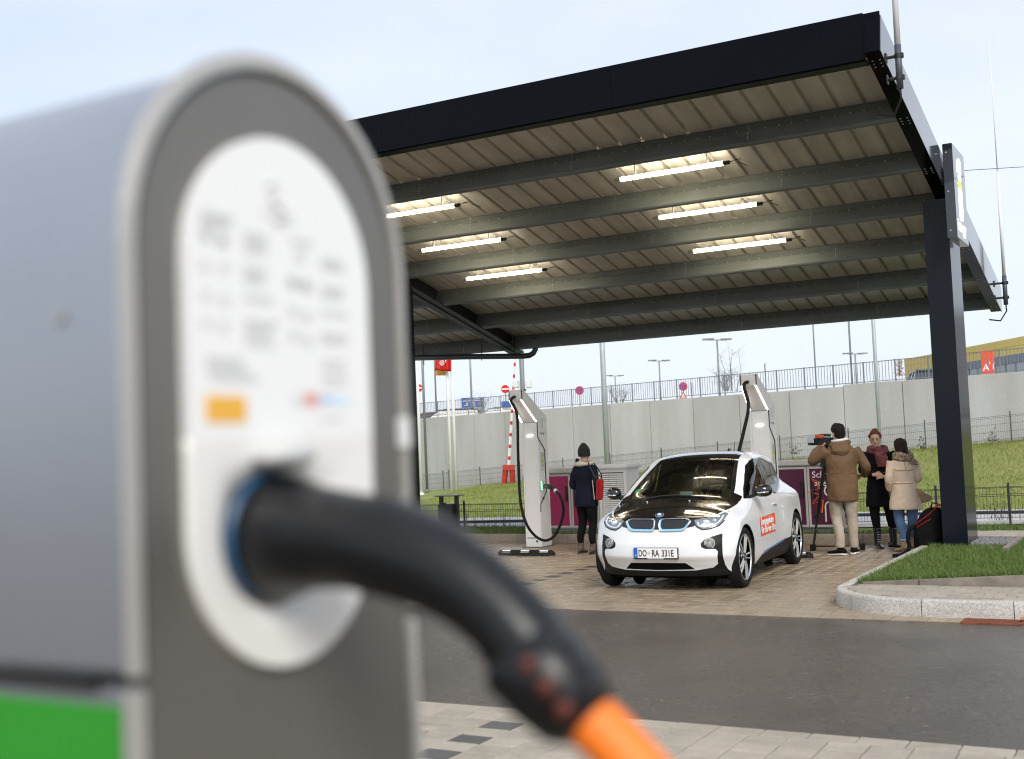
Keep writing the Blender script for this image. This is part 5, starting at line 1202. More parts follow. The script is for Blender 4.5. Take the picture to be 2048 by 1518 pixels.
# red door sticker with its two lines, and the grey mark behind it
def sskin(x, z, o): return Vector((x, side_y(x, z)+o, z))
def spatch(x0, x1, zf0, zf1, o, name, mt, par=car, n=8):
    vs = []; fs = []
    for i in range(n+1):
        u = i/n; x = x0+(x1-x0)*u
        for j in range(4): zz = zf0(u)+(zf1(u)-zf0(u))*j/3; vs.append(sskin(x, zz, o))
    for i in range(n):
        for j in range(3): fs.append((i*4+j, i*4+j+1, (i+1)*4+j+1, (i+1)*4+j))
    return MB().add(vs, fs).build(name, mt, par, world=False)
st = spatch(-.615, -1.345, lambda u: .530+.012*u, lambda u: .752+.016*u, .004, 'door_sticker', M['orange_red'])
def side_text(s, x, z, size, mt, xs, bold, par=st, o=.006):
    y = side_y(x-.3, z+.04)+o; return text(s, size, TC @ axes((x, y, z), (-1, .004, 0), (0, 0, 1)), mt, par, 'lettering', .001, xs=xs, bold=bold)
side_text('Energiegeladen', -.645, .665, .115, M['white'], .86, .004); side_text('für Sie vor Ort.', -.645, .565, .115, M['white'], .95, .004)
text('innogy', .075, TC @ axes((-1.66, side_y(-1.75, .6)+.003, .59), (-1, 0, 0), (0, 0, 1)), M['ink_light'], car, 'lettering', .001)
MB().tube([sskin(-1.79+.0*k, z, .002) for k, z in enumerate((.66, .72, .78))], .005, 4).build('emblem', M['ink_light'], car, world=False)
MB().tube([sskin(-1.79+.03*math.cos(a), .82+.028*math.sin(a), .002) for a in np.linspace(0, 2*PI, 12)[:-1]], .004, 4, closed=True).build('emblem', M['ink_light'], car, world=False)
# green badge low in the windscreen corner
gp = [(front_x(0, 0) if False else -.30, -.56, 0)]
def wsk(x, y, o): z = top_z(x, y); return Vector((x+.35*o, y, z+o))
MB().add([wsk(-.34+.035*math.sin(a), -.555+.045*math.cos(a), .003) for a in np.linspace(0, 2*PI, 16)[:-1]], [tuple(range(15))]).build('green_badge', mat('badge_green', (.02, .30, .16), .5), car, world=False)
# cabin
MB().bx(-2.7, -.15, -.70, .70, .30, .62).build('cabin_floor', M['cabin'], car, world=False)
b = MB(); b.prism([(-.05, .80), (-.12, .985), (-.45, 1.0), (-.62, .93), (-.62, .70), (-.05, .70)], lambda a, e: (a, -.68, e), lambda a, e: (a, .68, e)); b.build('dashboard', M['cabin'], car, world=False, bevel=.03)
for s in (-1, 1):
    b = MB(); b.box((-1.30, s*.37, .70), (.52, .48, .16)); st_ = b.build('seat', M['seat_tan'], car, world=False, bevel=.04)
    MB().box((-1.60, s*.37, 1.0), (.14, .46, .60), Matrix.Rotation(-.22, 3, 'Y')).build('seat_back', M['seat_tan'], st_, world=False, bevel=.05)
    MB().box((-1.71, s*.37, 1.335), (.09, .24, .15), Matrix.Rotation(-.15, 3, 'Y')).build('headrest', M['seat_tan'], st_, world=False, bevel=.03)
MB().box((-2.25, 0, .98), (.14, 1.05, .45), Matrix.Rotation(-.3, 3, 'Y')).build('rear_seat', M['cabin'], car, world=False, bevel=.05)
sw = [Vector((-.78+.07*math.sin(a), .37+.185*math.cos(a), 1.0+.17*math.sin(a))) for a in np.linspace(0, 2*PI, 20)[:-1]]
b = MB(); b.tube(sw, .016, 6, closed=True); b.bar((-.78, .20, 1.0), (-.78, .54, 1.0), .03, .02); b.bar((-.78, .37, 1.0), (-.6, .37, .95), .06, .06); b.build('steering_wheel', M['plastic_black'], car, world=False)
MB().box((-.72, 0, 1.30-.02), (.02, .22, .06)).build('inside_mirror', M['plastic_black'], car, world=False, bevel=.01)
MB().bx(-.60, -.585, -.10, .06, 1.0, 1.09).build('centre_screen', mat('screen', (.25, .32, .36), .2), car, world=False)
# ================================================================ people, video camera, backpack
M['skin'] = mat('skin', (.50, .29, .20), .5, var=.06, scale=12)
M['hair_black'] = mat('hair_black', (.007, .005, .004), .6, var=.4, scale=60, stretch=(1, 1, .2), bump=.5, bscale=60, spec=.2)
M['hair_red'] = mat('hair_red', (.10, .037, .018), .6, var=.5, scale=50, stretch=(1, 1, .2), bump=.6, bscale=60, spec=.2)
M['hair_brown'] = mat('hair_brown', (.022, .011, .007), .6, var=.4, scale=60, stretch=(1, 1, .2), bump=.5, bscale=60, spec=.2)
M['parka'] = mat('parka', (.135, .074, .034), .8, var=.16, scale=5, bump=.35, bscale=22)
M['chino'] = mat('chino', (.38, .32, .25), .85, var=.12, scale=6, bump=.4, bscale=20)
M['navy'] = mat('navy', (.007, .0095, .019), .8, spec=.15, var=.25, scale=6, bump=.4, bscale=24)
M['cloth_black'] = mat('cloth_black', (.0045, .0045, .005), .8, spec=.15, var=.3, scale=8, bump=.3, bscale=24)
M['trench'] = mat('trench', (.74, .585, .44), .8, var=.08, scale=5, bump=.35, bscale=18)
M['jeans'] = mat('jeans', (.055, .115, .24), .85, scale=4, col2=(.12, .21, .37), bump=.3, bscale=60)
M['wool_cream'] = mat('wool_cream', (.55, .48, .40), .95, var=.15, scale=40, bump=.8, bscale=90)
M['knit_black'] = mat('knit_black', (.012, .014, .013), .95, var=.3, scale=40, bump=.8, bscale=120)
M['scarf_red'] = mat('scarf_red', (.075, .010, .018), .95, scale=9, col2=(.22, .07, .07), bump=.7, bscale=80)
M['scarf_leo'] = mat('scarf_leo', (.022, .014, .012), .95, scale=42, col2=(.55, .40, .27), bump=.5, bscale=80, detail=1)
M['boot_black'] = mat('boot_black', (.010, .010, .011), .22, coat=.4)
M['boot_brown'] = mat('boot_brown', (.10, .07, .055), .7); M['boot_sand'] = mat('boot_sand', (.42, .27, .165), .8, var=.08, scale=9)
M['shoe_white'] = mat('shoe_white', (.72, .70, .68), .5)
M['bag_red'] = mat('bag_red', (.34, .012, .018), .35, var=.1, scale=6)
M['eye'] = mat('eye', (.03, .02, .018), .2); M['lip'] = mat('lip', (.42, .15, .13), .45)
def fuse(mb, name, mt, parent, voxel=.011, smooth=4, fold=0, fscale=9, seed=0, label=None, keep=None, sub=None):
    """one continuous skin from overlapping volumes (local coordinates of the parent)"""
    me = mb.mesh(name+'_raw'); o = bpy.data.objects.new(name+'_raw', me); C.objects.link(o)
    r = o.modifiers.new('r', 'REMESH'); r.mode = 'VOXEL'; r.voxel_size = voxel
    s = o.modifiers.new('s', 'SMOOTH'); s.factor = .5; s.iterations = smooth
    dg = bpy.context.evaluated_depsgraph_get(); dg.update(); ev = o.evaluated_get(dg); m2 = bpy.data.meshes.new_from_object(ev, depsgraph=dg); m2.name = name
    bpy.data.objects.remove(o); bpy.data.meshes.remove(me)
    if fold:
        n = len(m2.vertices); co = np.empty(n*3, np.float32); m2.vertices.foreach_get('co', co); co = co.reshape(-1, 3)
        no = np.array([v.normal[:] for v in m2.vertices])
        d = np.array([noise.noise(Vector((x*fscale+seed, y*fscale, z*fscale*.55)))+.5*noise.noise(Vector((x*fscale*2.3, y*fscale*2.3+seed, z*fscale*1.6))) for x, y, z in co])
        co = co+no*(d*fold)[:, None]; m2.vertices.foreach_set('co', co.astype(np.float32).ravel())
    m2.materials.clear()
    return tag(link_mesh(name, m2, mt, parent, True), label)
def limb(mb, pts, r, n=14): return mb.tube(spline(pts, 5), list(np.interp(np.linspace(0, len(pts)-1, (len(pts)-1)*5+1), range(len(pts)), r)), n)
def foot(mb, p, yaw, L=.26, W=.09, H=.085, heel=0.0, toe=.06):
    d = Vector((math.sin(yaw), math.cos(yaw), 0)); s = Vector((d.y, -d.x, 0)); p = Vector(p); rings = []
    for u, w, h, z0 in ((-.30, .55, .55, heel), (-.27, .8, .9, heel), (-.12, .88, 1.0, heel), (.10, .86, .80, heel*.5), (.34, 1.0, .62, 0), (.55, .92, .5, 0), (.68, .60, .36, .004), (.72, .25, .22, .008)):
        c = p+d*(u*L); rings.append([c+s*(w*W/2*math.cos(a))*(1 if abs(math.cos(a)) < .9 else 1)+Vector((0, 0, z0+max(0.0, (h*H)*(.5+.5*math.sin(a))))) for a in np.linspace(0, 2*PI, 13)[:-1]])
    return mb.loft(rings)
def hand(mb, wrist, d, up, side, curl=.5, L=.18):
    """palm, four unequal bent fingers and a thumb leaving the side of the palm; d = direction of the forearm, up = back of the hand"""
    w = Vector(wrist); d = Vector(d).normalized(); up = Vector(up); up = (up-d*up.dot(d)).normalized(); s = d.cross(up)*side
    rings = []
    for u, hw, ht in ((-.03, .026, .020), (.03, .034, .017), (.075, .040, .015), (.095, .038, .013)):
        c = w+d*u; rings.append([c+s*hw*math.cos(a)+up*ht*math.sin(a) for a in np.linspace(0, 2*PI, 11)[:-1]])
    mb.loft(rings)
    for k, (o, l) in enumerate(((.029, .072), (.010, .082), (-.010, .076), (-.028, .060))):
        p0 = w+d*.08+s*o; p = [p0]; a = 0
        for f in (.45, .32, .23): a += curl*.75; p.append(p[-1]+(d*math.cos(a)-up*math.sin(a))*(l*f))
        mb.tube(p, [.0095, .009, .0085, .007], 8)
    p0 = w+d*.025+s*.030; q = p0+(d*.5+s*.6-up*.25*curl)*.042; mb.tube([p0, q, q+(d*.8+s*.12-up*.4*curl)*.034], [.012, .0105, .008], 8)
def head(mb, c, yaw, pitch=0, k=1.0, face=True):
    """skull with jaw, nose, ears, brow; c = centre of the head, yaw 0 = looking along +y"""
    R = Matrix.Translation(c) @ Matrix.Rotation(-yaw, 4, 'Z') @ Matrix.Rotation(pitch, 4, 'X')
    def P(x, y, z): return R @ Vector((x*k, y*k, z*k))
    rings = []
    for z, rx, ry, cy_h in ((-.118, .022, .030, .055), (-.108, .042, .045, .043), (-.085, .056, .070, .022), (-.05, .066, .085, .008), (-.01, .073, .094, .0), (.03, .076, .098, -.004), (.065, .072, .092, -.008), (.095, .056, .074, -.010), (.112, .032, .045, -.010), (.118, .010, .015, -.010)):
        rings.append([P(rx*math.cos(a), cy_h+ry*math.sin(a), z) for a in np.linspace(0, 2*PI, 19)[:-1]])
    mb.loft(rings)
    if face:
        mb.tube([P(0, .088, .018), P(0, .100, -.008), P(0, .110, -.030), P(0, .094, -.040)], [.010, .012, .014, .009], 8)
        mb.tube([P(-.045, .080, .030), P(0, .091, .034), P(.045, .080, .030)], [.009, .011, .009], 8)
        mb.tube([P(-.022, .086, -.062), P(0, .094, -.062), P(.022, .086, -.062)], [.007, .011, .007], 8); mb.sphere(P(0, .088, -.096), .019*k)
    for s in (-1, 1): mb.sphere(P(s*.076, -.005, -.012), (.010*k, .018*k, .030*k), 10, 7)
    return P
def person(label, loc, rz): return thing('person', label, 'person', (loc[0], loc[1], loc[2] if len(loc) > 2 else 0), rz)
def body_base(mb, H, hip, chest, neck, headc, legs, sw=.18):
    """slim continuous body under the clothes: torso, neck and legs"""
    rings = [(hip, .15, .10), (hip.lerp(chest, .4), .125, .09), (chest, .155, .10), (chest.lerp(neck, .75), .10, .07), (neck, .052, .055), (headc-Vector((0, 0, .06)), .05, .055)]
    mb.loft([[c+Vector((rx*math.cos(a), ry*math.sin(a), 0)) for a in np.linspace(0, 2*PI, 15)[:-1]] for c, rx, ry in rings])
    for s, (k, f) in legs: limb(mb, [hip+Vector((s*.085, 0, -.02)), k, f], [.07, .042, .024])
V3 = Vector
# ---- woman in dark hat, seen from behind
p = person('woman in black beanie, navy coat and black trousers seen from behind with a red bag', (-8.34, 17.14), -.32)
mb = MB(); hc = V3((0, 0, 1.585)); P = head(mb, hc, -.25, -.12)
body_base(mb, 1.7, V3((0, 0, .90)), V3((0, .0, 1.28)), V3((0, 0, 1.44)), hc, ((-1, (V3((-.11, .01, .48)), V3((-.15, -.0, .09)))), (1, (V3((.10, .02, .48)), V3((.15, -.03, .09))))))
limb(mb, [V3((-.18, 0, 1.38)), V3((-.235, -.02, 1.10)), V3((-.13, .20, 1.06))], [.05, .042, .03]); hand(mb, V3((-.10, .25, 1.06)), (.5, .8, .05), (-.6, .3, .6), 1, .8)
limb(mb, [V3((.18, 0, 1.38)), V3((.235, -.02, 1.10)), V3((.14, .20, 1.04))], [.05, .042, .03]); hand(mb, V3((.11, .25, 1.04)), (-.5, .8, .05), (.6, .3, .6), -1, .8)
fuse(mb, 'body', M['skin'], p, .008, 3)
b = MB(); b.ell([(0, 0, .735, .215, .155), (0, 0, .80, .218, .158), (0, .005, .95, .198, .150), (0, 0, 1.08, .175, .135), (0, 0, 1.25, .195, .145), (0, 0, 1.36, .185, .125), (0, 0, 1.42, .12, .10), (0, .01, 1.45, .075, .075)], 22)
limb(b, [V3((-.165, 0, 1.365)), V3((-.235, -.025, 1.20)), V3((-.25, -.02, 1.06)), V3((-.15, .18, 1.05))], [.075, .066, .060, .050]); limb(b, [V3((.165, 0, 1.365)), V3((.235, -.025, 1.20)), V3((.25, -.02, 1.06)), V3((.16, .18, 1.04))], [.075, .066, .060, .050])
fuse(b, 'coat', M['navy'], p, .012, 4, .011, 9, 1)
b = MB(); b.tube([V3((.15*math.cos(a), -.01+.115*math.sin(a), 1.425+.018*math.sin(a))) for a in np.linspace(0, 2*PI, 22)[:-1]], .030, 8, closed=True); b.sphere((0, -.10, 1.415), (.13, .055, .045)); fuse(b, 'collar', M['wool_cream'], p, .010, 3, .005, 30, 2)
b = MB(); b.tube([V3((-.055, -.10, 1.50)), V3((-.075, -.10, 1.43)), V3((-.10, -.10, 1.36))], [.03, .028, .012], 8); b.build('hair', M['hair_black'], p, world=False, smooth=True)
b = MB(); b.ell([(0, .0, 1.53, .084, .105), (0, -.004, 1.58, .090, .112), (0, -.006, 1.64, .086, .106), (0, -.008, 1.69, .066, .082), (0, -.012, 1.73, .038, .046), (0, -.016, 1.752, .014, .018)], 22); fuse(b, 'beanie', M['knit_black'], p, .009, 3, .003, 40, 3)
b = MB()
for s, kx, fx_, fy in ((-1, -.115, -.15, 0.0), (1, .105, .15, -.03)): limb(b, [V3((s*.09, 0, .88)), V3((s*.10, .01, .70)), V3((kx, .02, .48)), V3((fx_*.95, fy-.02, .26)), V3((fx_, fy, .13))], [.115, .098, .070, .058, .042])
b.sphere((0, 0, .86), (.17, .125, .12)); fuse(b, 'trousers', M['cloth_black'], p, .011, 3, .004, 14, 4)
for s, x, y, yw in ((-1, -.15, 0.0, -.25), (1, .15, -.03, .15)):
    b = MB(); foot(b, (x, y, 0), yw, .25, .088, .085, .03); limb(b, [V3((x, y-.01, .06)), V3((x, y-.01, .17))], [.044, .050]); sh = fuse(b, 'boot', M['boot_brown'], p, .008, 3)
    d = V3((math.sin(yw), math.cos(yw), 0)); MB().box((x-d.x*.05, y-d.y*.05, .016), (.06, .065, .032), Matrix.Rotation(-yw, 3, 'Z')).build('heel', M['ink'], sh, world=False)
hb = thing('handbag', 'red handbag carried on the shoulder of the woman in the dark hat', 'handbag', (-8.34, 17.14, 0), -.32)
MB().box((.315, -.01, 1.01), (.07, .13, .33), Matrix.Rotation(.10, 3, 'Y')).build('bag', M['bag_red'], hb, world=False, bevel=.02)
MB().tube([(.30, -.05, 1.165), (.285, -.05, 1.22), (.275, .02, 1.235), (.285, .07, 1.20), (.30, .06, 1.165)], .009, 6).build('handle', M['ink'], hb, world=False, smooth=True)
MB().tube([V3((.272, -.125, 1.165)), V3((.30, -.125, .86))], .006, 6).build('zip', M['wool_cream'], hb, world=False)
MB().tube(spline([V3((.29, -.06, 1.17)), V3((.245, -.085, 1.28)), V3((.18, -.09, 1.40)), V3((.13, -.04, 1.44)), V3((.15, .06, 1.41)), V3((.25, .10, 1.25)), V3((.29, .06, 1.17))], 5), .011, 6).build('strap', M['ink'], hb, world=False, smooth=True)
# ---- cameraman in the brown parka, seen from behind
MX, MY, MRZ = -4.345, 17.33, .26
p = person('man with black hair in a brown parka and beige trousers filming, seen from behind', (MX, MY), MRZ)
mb = MB(); hc = V3((-.015, .03, 1.735)); head(mb, hc, -.55, -.10)
body_base(mb, 1.85, V3((0, 0, .98)), V3((0, .0, 1.38)), V3((0, .01, 1.56)), hc, ((-1, (V3((-.10, .02, .52)), V3((-.075, -.10, .09)))), (1, (V3((.10, .03, .52)), V3((.115, .06, .09))))))
WL = V3((-.235, .36, 1.56)); limb(mb, [V3((-.20, .02, 1.50)), V3((-.40, .11, 1.36)), WL], [.055, .045, .03]); hand(mb, WL+V3((.02, .03, .02)), (.45, .6, .45), (-.7, .1, .6), 1, 1.0)
WR = V3((.31, .26, 1.12)); limb(mb, [V3((.20, .0, 1.50)), V3((.33, .02, 1.26)), WR], [.055, .045, .03]); hand(mb, WR+V3((-.02, .03, -.01)), (-.55, .8, -.1), (.5, .4, .8), -1, 1.0)
fuse(mb, 'body', M['skin'], p, .008, 3)
b = MB(); b.ell([(.0, -.005, .765, .212, .16), (0, -.005, .90, .222, .165), (0, -.01, 1.06, .216, .160), (0, -.01, 1.18, .208, .150), (0, -.01, 1.34, .222, .155), (0, -.005, 1.47, .215, .138), (0, .0, 1.55, .15, .115), (0, .01, 1.60, .09, .085)], 24)
limb(b, [V3((-.19, .0, 1.50)), V3((-.31, .05, 1.40)), V3((-.405, .11, 1.345)), V3((-.34, .24, 1.46)), V3((-.265, .33, 1.545))], [.085, .076, .071, .062, .054])
limb(b, [V3((.19, 0, 1.50)), V3((.27, .0, 1.38)), V3((.335, .02, 1.25)), V3((.335, .14, 1.18)), V3((.315, .25, 1.12))], [.085, .076, .070, .062, .053])
ct = fuse(b, 'parka', M['parka'], p, .013, 4, .010, 9, 11)
b = MB(); b.ell([(0, -.055, 1.385, .03, .02), (0, -.125, 1.42, .085, .04), (0, -.135, 1.48, .125, .06), (0, -.10, 1.55, .135, .07), (0, -.07, 1.60, .11, .06)], 18)
b.tube([V3((.125*math.cos(a), -.02+.10*math.sin(a), 1.585+.02*math.sin(a+1.5))) for a in np.linspace(0, 2*PI, 20)[:-1]], .038, 8, closed=True); fuse(b, 'hood', M['parka'], p, .011, 4, .006, 12, 12)
b = MB(); b.tube([V3((.105*math.cos(a), .0+.085*math.sin(a), 1.632+.012*math.cos(a))) for a in np.linspace(0, 2*PI, 18)[:-1]], .024, 8, closed=True); b.build('hood_lining', mat('lining', (.62, .60, .62), .8), p, world=False, smooth=True)
b = MB(); b.tube([V3((.212*math.cos(a), -.01+.154*math.sin(a), 1.165+.004*math.sin(3*a))) for a in np.linspace(0, 2*PI, 30)[:-1]], .0025, 6, closed=True); b.build('waist_seam', mat('seam', (.10, .055, .028), .9), ct, world=False)
MB().bx(-.008, .006, -.172, -.160, .80, .87).build('hem_vent', mat('vent', (.16, .12, .09), .6), ct, world=False)
b = MB(); Rh = Matrix.Translation(hc) @ Matrix.Rotation(.55, 4, 'Z')
for z, rx, ry, cy_h in ((-.06, .066, .05, -.055), (-.03, .080, .085, -.022), (.02, .086, .105, -.012), (.06, .090, .112, -.006), (.095, .082, .108, .002), (.125, .062, .085, .006), (.142, .03, .045, .01)): pass
b.loft([[Rh @ V3((rx*math.cos(a), cy_h+ry*math.sin(a), z)) for a in np.linspace(0, 2*PI, 19)[:-1]] for z, rx, ry, cy_h in ((-.075, .050, .035, -.070), (-.04, .076, .070, -.040), (.0, .083, .092, -.022), (.04, .088, .112, -.004), (.085, .086, .115, .004), (.12, .070, .098, .010), (.145, .036, .055, .012))])
fuse(b, 'hair', M['hair_black'], p, .009, 2, .010, 28, 13)
b = MB()
for s, kx, fx_, fy in ((-1, -.105, -.075, -.10), (1, .11, .115, .06)): limb(b, [V3((s*.095, 0, .95)), V3((s*.105, .01, .76)), V3((kx, .03, .52)), V3((fx_, fy*.6, .30)), V3((fx_, fy, .10))], [.118, .100, .076, .070, .066])
b.sphere((0, 0, .93), (.18, .13, .12)); fuse(b, 'trousers', M['chino'], p, .012, 3, .008, 12, 14)
for s, x, y, yw in ((-1, -.075, -.10, -1.05), (1, .115, .06, .25)):
    b = MB(); foot(b, (x, y, .018), yw, .29, .10, .085); limb(b, [V3((x, y, .06)), V3((x, y, .13))], [.045, .045]); sh = fuse(b, 'shoe', M['cloth_black'], p, .008, 2)
    b = MB(); foot(b, (x, y, 0), yw, .30, .108, .034); b.build('sole', M['shoe_white'], sh, world=False, smooth=True)
# ---- video camera on its tripod
tp = thing('tripod', 'black camera tripod with a ground spreader in front of the purple cabinet', 'tripod', (-4.66, 17.85, 0))
top = V3((-4.70, 17.78, 1.30))
feet = [V3(on(1626, 1099, 2, .02)), V3(on(1681, 1102, 2, .02)), V3(on(1725, 1097, 2, .02))]; feet[1] = V3((feet[1].x, feet[1].y-.0, .02))
for f in feet:
    b = MB(); d = (f-top); s = d.cross(Z).normalized()*.03
    b.tube([top+s+d*.03, top+s*.8+d*.62], .014, 6); b.tube([top-s+d*.03, top-s*.8+d*.62], .014, 6); lg = b.build('leg', M['plastic_black'], tp)
    MB().bar(top+d*.40, f, .026, .026).build('lower_tube', M['steel_dark'], lg); MB().box(top+d*.62, (.075, .05, .06)).build('clamp', M['plastic_black'], lg); MB().box(f+V3((0, 0, .03)), (.07, .07, .09)).build('foot', M['rubber'], lg)
cen = (feet[0]+feet[1]+feet[2])/3
for f in feet: MB().bar(cen+V3((0, 0, .05)), f+V3((0, 0, .05)), .022, .022).build('spreader_arm', M['steel_dark'], tp)
MB().cyl(top-V3((0, 0, .06)), top+V3((0, 0, .10)), .075, .06, 16).build('bowl', M['plastic_black'], tp); MB().box(top+V3((0, 0, .16)), (.12, .13, .12)).build('fluid_head', M['plastic_black'], tp, bevel=.015)
MB().tube([top+V3((.03, -.04, .16)), top+V3((.20, -.22, .0)), top+V3((.34, -.34, -.16))], .010, 8).build('pan_handle', M['plastic_black'], tp, smooth=True)
vc = thing('video_camera', 'black video camera with an orange band and fold-out screen held by the cameraman', 'video camera', top+V3((0, 0, .22)))
o = V3(on(1652, 884, 1, 17.72)); fw = V3((-.86, .50, .05)).normalized(); sd = V3((.50, .86, 0))
MB().bar(o-fw*.15, o+fw*.12, .12, .14).build('body', M['plastic_black'], vc, bevel=.012)
MB().cyl(o+fw*.12, o+fw*.24, .05, .056, 18).build('lens', M['ink'], vc, smooth=True); MB().bar(o+fw*.24, o+fw*.30, .14, .11).build('lens_hood', M['plastic_black'], vc)
MB().bar(o-fw*.10+Z*.10, o+fw*.12+Z*.10, .035, .035).build('top_handle', M['plastic_black'], vc, bevel=.008)
MB().bar(o+fw*.02+Z*.082-sd*.04, o+fw*.16+Z*.082-sd*.04, .06, .05).build('orange_band', mat('cam_orange', (.62, .12, .04), .5), vc, bevel=.008)
s0 = o+fw*.12-sd*.13+Z*.03; MB().bar(s0, s0+fw*.13, .012, .09).build('screen', mat('cam_screen', (.50, .54, .66), .25), vc, bevel=.003)
MB().bar(o+fw*.15-sd*.07+Z*.03, s0+fw*.01, .03, .03).build('hinge', M['plastic_black'], vc)
MB().bar(top+V3((0, 0, .22)), o-Z*.07, .05, .06).build('base_plate', M['plastic_black'], vc)
# ---- woman with red hair, facing the camera
p = person('red-haired woman in a long black coat and dark red scarf looking down', (-4.03, 18.33), .12)
mb = MB(); hc = V3((-.03, -.075, 1.625)); FY = PI-.10; P = head(mb, hc, FY, -.22, .98)
body_base(mb, 1.74, V3((0, 0, .94)), V3((0, .0, 1.32)), V3((0, -.02, 1.48)), hc, ((-1, (V3((-.10, -.02, .50)), V3((-.085, .0, .09)))), (1, (V3((.11, -.02, .50)), V3((.13, -.03, .09))))))
limb(mb, [V3((-.18, 0, 1.42)), V3((-.235, .02, 1.15)), V3((-.10, -.17, 1.10))], [.05, .042, .03]); hand(mb, V3((-.06, -.19, 1.10)), (.9, -.25, .0), (-.2, -.8, .5), -1, 1.1)
limb(mb, [V3((.18, 0, 1.42)), V3((.24, .02, 1.15)), V3((.12, -.17, 1.07))], [.05, .042, .03]); hand(mb, V3((.08, -.20, 1.07)), (-.9, -.25, .0), (.2, -.8, .5), 1, 1.1)
fuse(mb, 'body', M['skin'], p, .0065, 2)
for s in (-1, 1):
    MB().sphere(P(s*.030, .088, .010), (.011, .007, .006), 10, 7).build('eye', M['eye'], p, world=False, smooth=True)
    MB().tube([P(s*.014, .096, .036), P(s*.032, .094, .042), P(s*.048, .083, .036)], [.003, .0045, .002], 6).build('eyebrow', M['hair_red'], p, world=False)
MB().tube([P(-.022, .090, -.062), P(0, .099, -.060), P(.022, .090, -.062)], [.003, .007, .003], 8).build('mouth', M['lip'], p, world=False, smooth=True)
b = MB(); Rh = Matrix.Translation(hc) @ Matrix.Rotation(-FY, 4, 'Z') @ Matrix.Rotation(-.22, 4, 'X')
b.loft([[Rh @ V3((rx*math.cos(a), cy_h+ry*math.sin(a), z)) for a in np.linspace(0, 2*PI, 19)[:-1]] for z, rx, ry, cy_h in ((-.09, .060, .040, -.060), (-.04, .080, .060, -.050), (.01, .088, .070, -.044), (.05, .090, .078, -.036), (.085, .082, .088, -.022), (.115, .060, .076, -.012), (.132, .026, .038, -.010))])
b.sphere(Rh @ V3((0, -.075, .115)), (.045, .045, .032)); b.sphere(Rh @ V3((-.082, .02, .05)), (.018, .035, .03)); b.sphere(Rh @ V3((.082, .02, .05)), (.016, .035, .028));  fuse(b, 'hair', M['hair_red'], p, .008, 2, .009, 26, 21)
b = MB(); b.ell([(0, 0, .62, .225, .17), (0, 0, .70, .222, .168), (0, 0, .90, .205, .155), (0, 0, 1.05, .18, .14), (0, 0, 1.15, .165, .13), (0, 0, 1.30, .19, .14), (0, -.01, 1.42, .175, .12), (0, -.015, 1.49, .09, .085)], 22)
limb(b, [V3((-.165, 0, 1.42)), V3((-.235, .02, 1.27)), V3((-.245, .02, 1.14)), V3((-.075, -.178, 1.10))], [.072, .062, .056, .046]); limb(b, [V3((.165, 0, 1.42)), V3((.235, .02, 1.27)), V3((.25, .02, 1.13)), V3((.095, -.178, 1.07))], [.072, .062, .056, .046])
ct = fuse(b, 'coat', M['cloth_black'], p, .012, 4, .006, 10, 22)
b = MB(); b.tube([V3((.180*math.cos(a), .134*math.sin(a), 1.12)) for a in np.linspace(0, 2*PI, 26)[:-1]], .013, 6, closed=True); bl_ = b.build('belt', M['cloth_black'], ct, world=False)
for x in (-.13, -.05, .02, .07): MB().sphere((x, -.128, 1.12+.01*math.sin(x*40)), .009, 8, 6).build('stud', M['chrome'], bl_, world=False)
b = MB(); b.tube([V3((-.01+.115*math.cos(a), -.03+.10*math.sin(a), 1.475+.022*math.sin(2*a))) for a in np.linspace(0, 2*PI, 20)[:-1]], .042, 10, closed=True); b.tube([V3((-.01+.13*math.cos(a), -.02+.115*math.sin(a), 1.43+.02*math.sin(2*a+1))) for a in np.linspace(0, 2*PI, 20)[:-1]], .034, 10, closed=True)
b.loft([[V3((cx_+w*math.cos(a), cy_2+.035*math.sin(a), z)) for a in np.linspace(0, 2*PI, 13)[:-1]] for cx_, cy_2, z, w in ((.03, -.13, 1.43, .09), (.05, -.155, 1.35, .095), (.055, -.16, 1.27, .085), (.05, -.155, 1.21, .07))])
fuse(b, 'scarf', M['scarf_red'], p, .010, 3, .010, 16, 23)
b = MB()
for s, kx, fx_, fy in ((-1, -.10, -.085, 0.0), (1, .115, .145, -.03)): limb(b, [V3((s*.09, 0, .92)), V3((s*.10, -.01, .74)), V3((kx, -.02, .50)), V3((fx_*1.0, fy*.5, .30)), V3((fx_, fy, .17))], [.115, .098, .070, .058, .046])
b.sphere((0, 0, .90), (.165, .12, .12)); fuse(b, 'trousers', M['cloth_black'], p, .011, 3, .004, 14, 24)
for s, x, y, yw in ((-1, -.085, 0.0, PI-.5), (1, .145, -.03, PI-1.9)):
    b = MB(); foot(b, (x, y, 0), yw, .27, .095, .09, .012); limb(b, [V3((x, y, .06)), V3((x, y, .17)), V3((x*.97, y*.8, .30))], [.050, .054, .064]); sh = fuse(b, 'boot', M['boot_black'], p, .008, 2)
    d = V3((math.sin(yw), math.cos(yw), 0)); sv = V3((d.y, -d.x, 0)); b = MB()
    for k in range(5): c = V3((x, y, .10+.034*k))+d*(.062-.002*k); b.tube([c-sv*.022, c+sv*.022], .004, 5)
    tag(b.build('laces', M['ink_light'], sh, world=False), kind='stuff')
